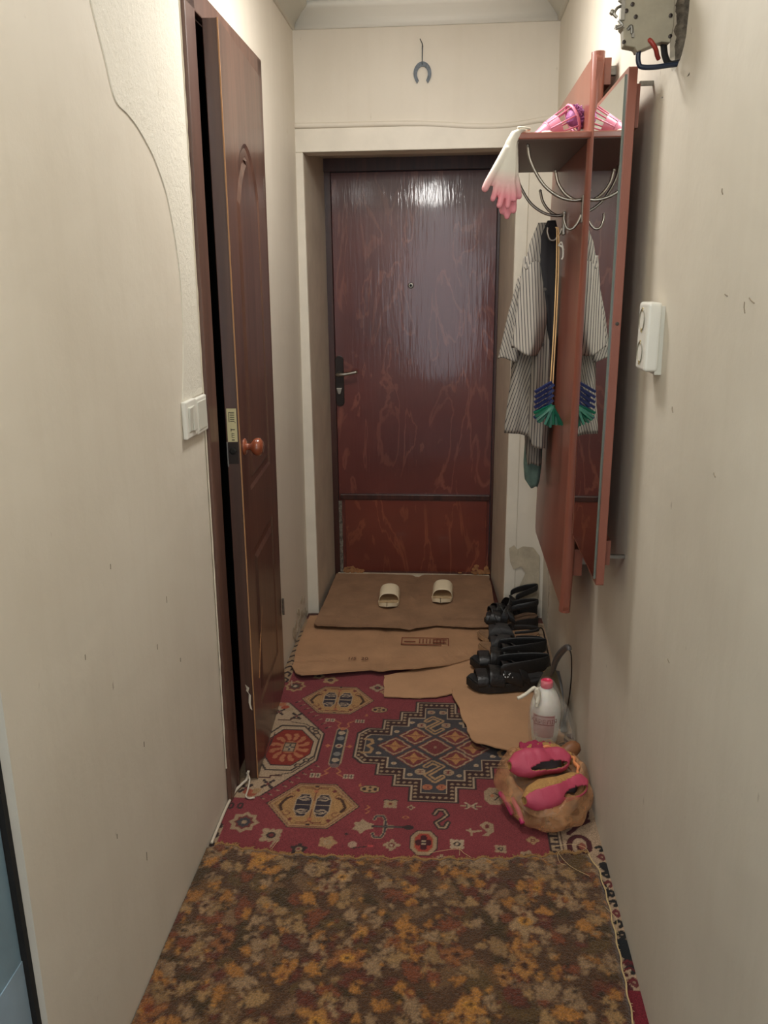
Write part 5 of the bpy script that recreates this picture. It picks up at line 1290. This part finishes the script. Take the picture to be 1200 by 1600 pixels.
bm = NB(); tube(bm, [(-.121, YB + .002, 2.350), (-.123, YB - .012, 2.358), (-.131, YB - .022, 2.372)], [.002, .002, .0016], 8)
obj('nail', bm, M['iron'], hs)

# ---------------------------------------------------------------- light switches, socket, uncovered switch box
sw = empty('light_switch', (-.63, 1.975, 1.13)); tag(sw, 'pair of white light switches in one row beside the side door casing', 'light switch')
def sx(z, t): return XL(z) + t
for y0, y1, z0, z1, nm in ((1.893, 1.974, 1.131, 1.222, 'switch_frame'), (1.977, 2.064, 1.128, 1.219, 'switch_frame')):
    bm = NB(); box(bm, XL(1.17), XL(1.17) + .012, y0, y1, z0, z1)
    fr_ = obj(nm, bm, M['white_plastic'], sw, bevel=.004, seg=3)
    if y0 < 1.95:
        for a, b, tl in ((y0 + .016, y0 + .040, .002), (y0 + .042, y0 + .066, -.002)):
            bm = NB(); x = XL(1.17) + .012
            hexa(bm, [(x - .004, a, z0 + .016), (x - .004, a, z1 - .016), (x - .004, b, z0 + .016), (x - .004, b, z1 - .016), (x + .004 - tl, a, z0 + .016), (x + .004 + tl, a, z1 - .016), (x + .004 - tl, b, z0 + .016), (x + .004 + tl, b, z1 - .016)])
            sub('rocker', bm, M['white_plastic2'], fr_, sw, bevel=.0015)
    else:
        bm = NB(); x = XL(1.17) + .012; box(bm, x - .003, x + .002, y0 + .010, y1 - .010, z0 + .010, z1 - .010)
        sub('blank_cover', bm, M['white_plastic2'], fr_, sw, bevel=.0015)
so = empty('power_socket', (.39, 1.70, 1.32)); tag(so, 'white double power socket mounted upright on the right wall', 'socket')
bm = NB(); xw = XR(1.38); box(bm, xw - .034, xw - .006, 1.652, 1.728, 1.318, 1.449)
pb = obj('housing', bm, M['white_plastic'], so, bevel=.006, seg=3)
bm = NB(); box(bm, xw - .012, xw + .002, 1.655, 1.722, 1.312, 1.442); obj('base_plate', bm, M['white_plastic2'], so)
for z in (1.415, 1.352):
    bm = NB(); x = xw - .0345
    rows = [[(x + dx, 1.694 + r * math.cos(a), z + r * math.sin(a)) for a in np.linspace(0, 2 * PI, 24, endpoint=False)] for r, dx in ((.0215, 0), (.021, -.0015), (.0195, 0), (.0188, .012), (.0008, .0125))]
    surf(bm, rows, close_u=True); sk = sub('socket_well', bm, M['dark_plastic'] if 0 else mat('socket_well_shade', (150, 144, 128), .5), pb, so, smooth=False)  # well coloured darker to suggest a shaded recess
    for zz in (z - .020, z + .020):
        bm = NB(); box(bm, x - .001, x + .003, 1.690, 1.698, zz - .0035, zz + .0035); sub('earth_clip', bm, mat('brass_clip', (200, 180, 130), .35, .7), pb, so)
fu = empty('bare_switch_insert', (.36, 1.70, 1.94)); tag(fu, 'bare grey switch insert with wires sticking out of a broken hole in the right wall', 'switch insert')
bm = NB(); prism(bm, [(.300, 1.690, 1.998), (.330, 1.690, 2.008), (.388, 1.690, 2.012), (.392, 1.690, 1.93), (.388, 1.690, 1.902), (.372, 1.690, 1.904), (.330, 1.690, 1.889), (.326, 1.690, 1.896), (.306, 1.690, 1.900), (.303, 1.690, 1.925), (.298, 1.690, 1.93)], (0, .030, 0))
obj('insert_body', bm, M['fuse'], fu, bevel=.002)
for x, z in ((.304, 1.995), (.318, 2.001), (.385, 2.0), (.316, 1.965), (.306, 1.955), (.323, 1.945), (.384, 1.945), (.305, 1.905), (.386, 1.912)):
    bm = NB(); lathe(bm, [(.0034, 0), (.0034, -.003), (.001, -.0035)], (x, 1.690, z), 'y', 10); obj('rivet', bm, M['dark_metal'], fu)
bm = NB()
for P in ([(.303, 1.692, 1.965), (.290, 1.688, 1.960), (.284, 1.686, 1.950), (.290, 1.686, 1.944)], [(.300, 1.692, 1.98), (.294, 1.69, 1.975), (.296, 1.688, 1.968)], [(.304, 1.691, 1.93), (.290, 1.688, 1.927), (.300, 1.688, 1.932), (.293, 1.688, 1.940)], [(.31, 1.689, 1.925), (.316, 1.686, 1.93), (.318, 1.687, 1.918)]):
    tube(bm, curve_pts(P, 5), .0026, 6)
ico(bm, (.281, 1.688, 1.953), .0052, 2); ico(bm, (.294, 1.69, 1.972), .004, 1); box(bm, .288, .304, 1.688, 1.70, 1.929, 1.933); box(bm, .296, .303, 1.686, 1.69, 1.94, 1.975); box(bm, .318, .322, 1.686, 1.690, 1.912, 1.922)
obj('metal_claws', bm, M['steel'], fu)
bm = NB(); tube(bm, curve_pts([(.335, 1.700, 1.895), (.334, 1.700, 1.884), (.336, 1.700, 1.872), (.342, 1.70, 1.866), (.365, 1.700, 1.865), (.392, 1.702, 1.868), (.415, 1.702, 1.87)], 5), .0046, 8)
obj('blue_wire', bm, M['blue_wire'], fu, smooth=True)
bm = NB(); tube(bm, curve_pts([(.350, 1.692, 1.908), (.354, 1.688, 1.903), (.362, 1.690, 1.893), (.368, 1.70, 1.884), (.372, 1.706, 1.880)], 5), .0042, 8)
obj('red_wire', bm, M['red_wire'], fu, smooth=True)
bm = NB(); tube(bm, curve_pts([(.380, 1.71, 1.905), (.385, 1.712, 1.885), (.395, 1.712, 1.872), (.42, 1.71, 1.875)], 5), .006, 8)
obj('dark_wire', bm, M['black_gap'], fu, smooth=False)

# ---------------------------------------------------------------- bottle in a knotted clear bag
bo = empty('plastic_bottle', (.335, 2.455, .021)); tag(bo, 'milky plastic bottle with pink screw cap and pink printed label', 'bottle')
bx_, by_ = .322, 2.440; bz = .0215
prof = [(.034, 0), (.039, .003), (.0415, .012), (.0430, .03), (.0465, .06), (.0490, .095), (.0490, .122), (.0470, .138), (.0410, .160), (.0320, .180), (.0225, .193), (.0175, .199), (.0170, .203)]
bm = NB(); lathe(bm, prof, (bx_, by_, bz), 'z', 40); bd = obj('bottle_body', bm, M['bottle'], bo, smooth=True)
bm = NB(); lathe(bm, [(.0190, .198), (.0200, .1995), (.0200, .216), (.0185, .2195), (.0125, .2205), (.012, .2185), (.001, .218)], (bx_, by_, bz), 'z', 32); obj('screw_cap', bm, M['pink_cap'], bo, smooth=True)
def rad(z): return float(np.interp(z, [h for r, h in prof], [r for r, h in prof]))
bm = NB(); a0, a1 = -PI / 2 - 1.0, -PI / 2 + .55
surf(bm, [[(bx_ + (rad(z) + .0007) * math.cos(a), by_ + (rad(z) + .0007) * math.sin(a), bz + z) for a in np.linspace(a0, a1, 24)] for z in np.linspace(.036, .118, 8)])
lb = obj('label', bm, M['pink_label'], bo, smooth=True)
bm = NB()
for z, t_ in ((.110, .0030), (.080, .0030)):
    surf(bm, [[(bx_ + (rad(z) + .0012) * math.cos(a), by_ + (rad(z) + .0012) * math.sin(a), bz + z + q + .003 * math.cos((a + PI / 2 + .2) * 2)) for a in np.linspace(a0 + .1, a1 - .08, 20)] for q in (0, t_)])
t = text_mesh('\u041a\u0410\u0420\u0415\u041b\u0406\u042f', .0215, 0); 
for v in t.verts:
    a = -PI / 2 - .22 + v.co.x / .049 * .98; z = .0945 + v.co.y; v.co = Vector((bx_ + (rad(z) + .0014) * math.cos(a), by_ + (rad(z) + .0014) * math.sin(a), bz + z))
me_t = bpy.data.meshes.new('t'); t.to_mesh(me_t); bm.from_mesh(me_t); t.free(); bpy.data.meshes.remove(me_t)
sub('lettering', bm, M['maroon'], lb, bo)
fb = empty('clear_plastic_bag', (.35, 2.47, .02)); tag(fb, 'clear plastic bag knotted around the milky bottle against the right wall', 'bag')
bm = NB(); rows = []
for z, rl, rr, yo in ((.0, .048, .098, .060), (.02, .052, .104, .066), (.05, .053, .100, .064), (.085, .054, .090, .060), (.125, .052, .074, .054), (.160, .045, .056, .046), (.190, .032, .038, .032), (.214, .025, .026, .026), (.226, .021, .016, .018)):
    r_ = []
    for a in np.linspace(0, 2 * PI, 48, endpoint=False):
        c, s_ = math.cos(a), math.sin(a); k = (rr if c > 0 else rl); w_ = 1 + .07 * nz(c * 3, s_ * 3, z * 22) + .04 * nz(c * 9, s_ * 9, z * 50)
        x = min(bx_ + c * k * w_, XR(z) - .002); r_.append((x, by_ + s_ * yo * w_, .020 + z))
    rows.append(r_)
surf(bm, rows, close_u=True); o = obj('film', bm, M['film'], fb, smooth=True); subd(o, 1)
bm = NB()
tube(bm, curve_pts([(.292, 2.415, .180), (.288, 2.410, .205), (.282, 2.41, .228), (.270, 2.408, .224), (.254, 2.405, .210), (.234, 2.402, .198), (.226, 2.40, .196)], 6), [.006, .007, .009, .0095, .009, .0085, .008, .0085, .009, .008, .007, .007] + [.006] * 25, 8)
tube(bm, curve_pts([(.286, 2.410, .228), (.294, 2.408, .208), (.290, 2.402, .184), (.288, 2.398, .168)], 6), [.008] * 6 + [.007] * 8 + [.005] * 5, 8)
for v in bm.verts: v.co += Vector((.0, .0, .0015 * nz(v.co.x * 160, v.co.z * 160)))
obj('knot', bm, M['film_white'], fb, smooth=True)

# ---------------------------------------------------------------- dustpan leaning on the wall
dp = empty('dustpan', (.39, 2.62, .02)); tag(dp, 'grey plastic dustpan with curved handle leaning on right wall behind bottle', 'dustpan')
bm = NB(); hp = curve_pts([(.372, 2.690, .135), (.374, 2.655, .195), (.379, 2.60, .255), (.384, 2.53, .310), (.386, 2.475, .345), (.388, 2.455, .352), (.389, 2.45, .345)], 7)
tube(bm, hp, [.0085 + .003 * math.sin(PI * min(1, i / 30)) for i in range(len(hp))], 10)
obj('handle', bm, M['grey_pl'], dp, smooth=True)
bm = NB()
pan = [[(.315, 2.78, .022), (.338, 2.76, .085), (.356, 2.72, .160), (.378, 2.67, .180)], [(.345, 2.70, .022), (.372, 2.69, .08), (.386, 2.66, .13), (.388, 2.62, .150)], [(.360, 2.62, .022), (.385, 2.60, .06), (.393, 2.58, .10), (.392, 2.56, .12)], [(.372, 2.52, .022), (.392, 2.52, .05), (.396, 2.52, .075), (.394, 2.51, .085)]]
surf(bm, pan); o = obj('pan', bm, M['olive_pl'], dp, smooth=True); solid(o, .003); subd(o, 2)
bm = NB(); surf(bm, [[(.392, 2.66, .165), (.400, 2.62, .13), (.404, 2.55, .05), (.404, 2.50, .02)], [(.378, 2.70, .150), (.385, 2.62, .12), (.388, 2.55, .06), (.384, 2.50, .02)]])
o = obj('side_wall', bm, M['grey_pl'], dp, smooth=True); solid(o, .003)
bm = NB(); tube(bm, curve_pts([(.389, 2.452, .350), (.395, 2.44, .33), (.398, 2.435, .27), (.398, 2.445, .20), (.396, 2.47, .12), (.392, 2.50, .05), (.390, 2.52, .022)], 6), .0024, 6)
obj('hanging_cord', bm, M['dark_metal'], dp, smooth=True)
rd = empty('thin_rod', (.40, 3.1, .0)); tag(rd, 'thin dark metal rod with curled end on cardboard between shoe row and wall', 'rod')
bm = NB(); tube(bm, curve_pts([(.388, 3.30, .040), (.400, 3.31, .042), (.407, 3.28, .042), (.407, 3.2, .036), (.405, 3.05, .030), (.400, 2.90, .028), (.398, 2.80, .028)], 6), .0032, 6)
obj('shaft', bm, M['dark_metal'], rd, smooth=True)
bm = NB(); tube(bm, [(.404, 3.02, .032), (.385, 2.965, .030), (.37, 2.93, .028)], .0026, 6); obj('side_prong', bm, M['dark_metal'], rd, smooth=True)

# ---------------------------------------------------------------- orange bag with slippers and gloves
CX, CY = .290, 2.145
bg = empty('orange_plastic_bag', (CX, CY, .006)); tag(bg, 'crumpled translucent orange plastic bag holding pink slippers at right wall', 'bag')
bm = NB(); rows = []
for h, r, in ((.0, .62), (.004, .84), (.016, .97), (.035, 1.02), (.058, 1.0), (.080, .95), (.098, .86), (.108, .78), (.106, .72), (.094, .70), (.07, .66), (.05, .5)):
    rr_ = []
    for a in np.linspace(0, 2 * PI, 96, endpoint=False):
        c, s_ = math.cos(a), math.sin(a); w_ = 1 + .08 * nz(c * 2.5, s_ * 2.5, h * 18) + .075 * nz(c * 6, s_ * 6, h * 34) + .03 * abs(nz(c * 14, s_ * 14, h * 60))
        hh = h * (1.0 + .22 * nz(c * 3 + 5, s_ * 3, 1) - .22 * (s_ < 0) * -s_)
        w_ *= 1 + .022 * math.sin(a * 13 + 2 * nz(c * 2, s_ * 2, 8) * 3) * min(1, h / .05); x = CX + c * .140 * r * w_; y = CY + s_ * .178 * r * w_
        rr_.append((min(x, XR(0) - .004), y, .007 + max(0, hh)))
    rows.append(rr_)
surf(bm, rows, close_u=True); o = obj('film', bm, M['bagfilm'], bg, smooth=True); subd(o, 1)
bm = NB(); rim = []
for a in np.linspace(-.9, 2.1, 40):
    c, s_ = math.cos(a), math.sin(a); rim.append((CX + .01 + c * .082 * (1 + .12 * nz(c * 5, s_ * 5)), CY - .01 + s_ * .10, .115 + .014 * nz(a * 3, 2) + .006 * math.sin(5 * a)))
tube(bm, rim, [.005 + .003 * nz(i * .4, 9) for i in range(40)], 7)
obj('rolled_rim', bm, mat('orange_film_rim', (236, 150, 96), .35), bg, smooth=True)
bm = NB()
for P in ([(.158, 2.10, .05), (.175, 2.06, .045), (.19, 2.03, .03)], [(.19, 2.06, .06), (.205, 2.02, .05), (.215, 1.99, .03)]):
    tube(bm, curve_pts(P, 4), .0075, 6)
obj('pink_print', bm, mat('magenta_print_on_film', (190, 56, 104), .5), bg, smooth=True)
# inner fill: dark folded contents so the bag reads full
bm = NB(); ico(bm, (CX, CY - .01, .056), .1, 4, (1.12, 1.4, .42))
for v in bm.verts: v.co += v.normal * .012 * nz(v.co.x * 22, v.co.y * 22, v.co.z * 22)
oi = obj('bundled_cloth', bm, mat('ochre_cloth', (184, 136, 92), .9, rgb2=(112, 98, 88), vscale=16, bump=.5, bscale=40), None, smooth=True); tag(oi, 'ochre cloth bundle filling the lower part of the orange bag', 'cloth')
def slipper(label, c, rz, pitch, roll, L_=.20, wd=.074, h=.060, kind=0, group='pink and mustard slippers in the bag'):
    """soft knitted slipper: mustard vamp, broad pink rubber rim around the foot opening"""
    root = bpy.data.objects.new('slipper', None); root.empty_display_size = .04; root.location = c; root.rotation_euler = (roll, pitch, rz); COL.objects.link(root); tag(root, label, 'slipper', group)
    def outline(t): return wd / 2 * float(np.interp(t, [0, .05, .15, .4, .7, .88, 1.0], [.30, .68, .86, .84, 1.0, .78, .22]))
    def top(t): return h * float(np.interp(t, [0, .1, .35, .55, .8, 1.0], [.92, 1.0, .88, .95, .72, .30]))
    rows = []; n = 70; NJ = 72
    for i in range(n + 1):
        t = i / n; g = outline(t); H = top(t); row = []
        for j in range(NJ):
            a = 2 * PI * j / NJ; row.append((L_ * t, g * math.copysign(abs(math.cos(a)) ** .8, math.cos(a)), H / 2 + H / 2 * math.copysign(abs(math.sin(a)) ** .85, math.sin(a)) + .003 * nz(t * 9, a)))
        rows.append(row)
    def part(keep, nm, m, off):
        bm = NB(); V = {}
        for i in range(n):
            for j in range(NJ):
                t = (i + .5) / n; a = 2 * PI * (j + .5) / NJ
                if keep(t, a):
                    q = [(i, j), (i, (j + 1) % NJ), (i + 1, (j + 1) % NJ), (i + 1, j)]
                    for k_ in q:
                        if k_ not in V:
                            p = Vector(rows[k_[0]][k_[1]]); cc = Vector((p.x, 0, top(k_[0] / n) / 2)); V[k_] = bm.verts.new(p + (p - cc).normalized() * off)
                    bm.faces.new([V[k_] for k_ in q])
        o = obj(nm, bm, m, root, smooth=True); solid(o, .003, 1)
    tc, tr = (.42, .33) if kind == 0 else (.26, .22)
    op = lambda t, a: ((t - tc) / tr) ** 2 + ((a - PI * .33) / (.40 + .25 * (tc - t))) ** 2 < 1
    mus = (lambda t, a: math.sin(a) < -.45) if kind == 0 else (lambda t, a: math.sin(a) < -.6 or math.cos(a - .5) < .10 + .5 * math.cos(2.6 * (t - .62)) - .35)
    part(lambda t, a: not op(t, a), 'vamp', M['mustard'], 0)
    part(lambda t, a: not op(t, a) and not mus(t, a), 'rim', M['pink_rub'], .0026)
    bm = NB(); surf(bm, [[(L_ * t, outline(t) * .80 * q, h * .25) for q in (-1, 0, 1)] for t in np.linspace(.04, .7, 9)]); o = obj('lining', bm, M['grey_lining'], root, smooth=True); solid(o, .002)
    return root
slipper('upper left pink slipper with grey lining on top of the orange bag', (.338, 2.180, .108), PI + .42, -.14, -.75, .175, .075, .060)
slipper('lower right pink slipper with mustard side tucked into the orange bag', (.375, 2.110, .078), PI + .56, -.06, -.80, .190, .078, .060, 1)
bm = NB(); rows = []
for i, t in enumerate(np.linspace(0, 1, 22)):
    rows.append([(.225 + .125 * t, 2.250 + .035 * math.cos(a) - .02 * t + .006 * nz(t * 8, a), .098 + .012 * math.sin(a) + .018 * math.sin(PI * t) + .003 * math.sin(t * 34 + 2 * a) + .007 * nz(t * 6, a, 3)) for a in np.linspace(0, 2 * PI, 18, endpoint=False)])
surf(bm, rows, close_u=True); bm.faces.new([bm.verts.new(p) for p in rows[0]]); bm.faces.new([bm.verts.new(p) for p in rows[-1]])
o = obj('knit_glove', bm, M['pink_knit'], None, smooth=True); tag(o, 'crumpled magenta knitted glove on top rear of the orange bag', 'glove')
bm = NB(); rows = []
for i, t in enumerate(np.linspace(0, 1, 26)):
    rows.append([(.200 + .175 * t, 2.218 + .024 * math.cos(a) + .03 * math.sin(PI * t) , .084 + .018 * math.sin(a) + .026 * math.sin(PI * t * .8) + .004 * nz(t * 14, a * 2)) for a in np.linspace(0, 2 * PI, 16, endpoint=False)])
surf(bm, rows, close_u=True); bm.faces.new([bm.verts.new(p) for p in rows[0]]); bm.faces.new([bm.verts.new(p) for p in rows[-1]])
o = obj('mustard_cloth', bm, M['mustard'], None, smooth=True); tag(o, 'twisted mustard cloth between the magenta glove and the upper pink slipper', 'cloth')
bs = empty('brown_overshoe', (.40, 2.28, .12)); tag(bs, 'brown rubber shoe toe poking out of the bag at right wall', 'shoe')
bm = NB(); pp = curve_pts([(.348, 2.230, .095), (.370, 2.242, .107), (.393, 2.255, .116), (.406, 2.263, .120)], 6)
tube(bm, pp, [.020, .0215, .0225, .023, .0235, .024, .0242, .0244, .0243, .024, .0235, .0225, .021, .019, .017, .014, .010, .006, .003][:len(pp)], 14)
for v in bm.verts: v.co.x = min(v.co.x, XR(.15) - .001)
obj('toe', bm, M['brown_rub'], bs, smooth=True)
bm = NB(); tube(bm, curve_pts([(.350, 2.212, .088), (.373, 2.226, .098), (.393, 2.238, .107), (.406, 2.248, .113)], 6), .0048, 8); obj('rubber_edge', bm, M['grey_lining'], bs, smooth=True)

# ---------------------------------------------------------------- cable along the left wall
cb = empty('loose_cable', (-.62, 2.0, 0)); tag(cb, 'pale loose cable running along the left wall and looping by the side door', 'cable')
bm = NB(); tube(bm, curve_pts([(-.640, 1.875, .012), (-.642, 1.95, .010), (-.642, 2.04, .010), (-.636, 2.11, .012), (-.622, 2.145, .016), (-.612, 2.165, .020), (-.607, 2.172, .045)], 7), .0042, 8)
obj('cable', bm, M['white_cord'], cb, smooth=True)
bm = NB(); tube(bm, curve_pts([(-.612, 2.170, .040), (-.603, 2.165, .020), (-.600, 2.125, .009), (-.598, 2.095, .009), (-.585, 2.085, .009), (-.570, 2.09, .009)], 7), .0028, 8)
obj('thin_branch', bm, M['white_cord'], cb, smooth=True)
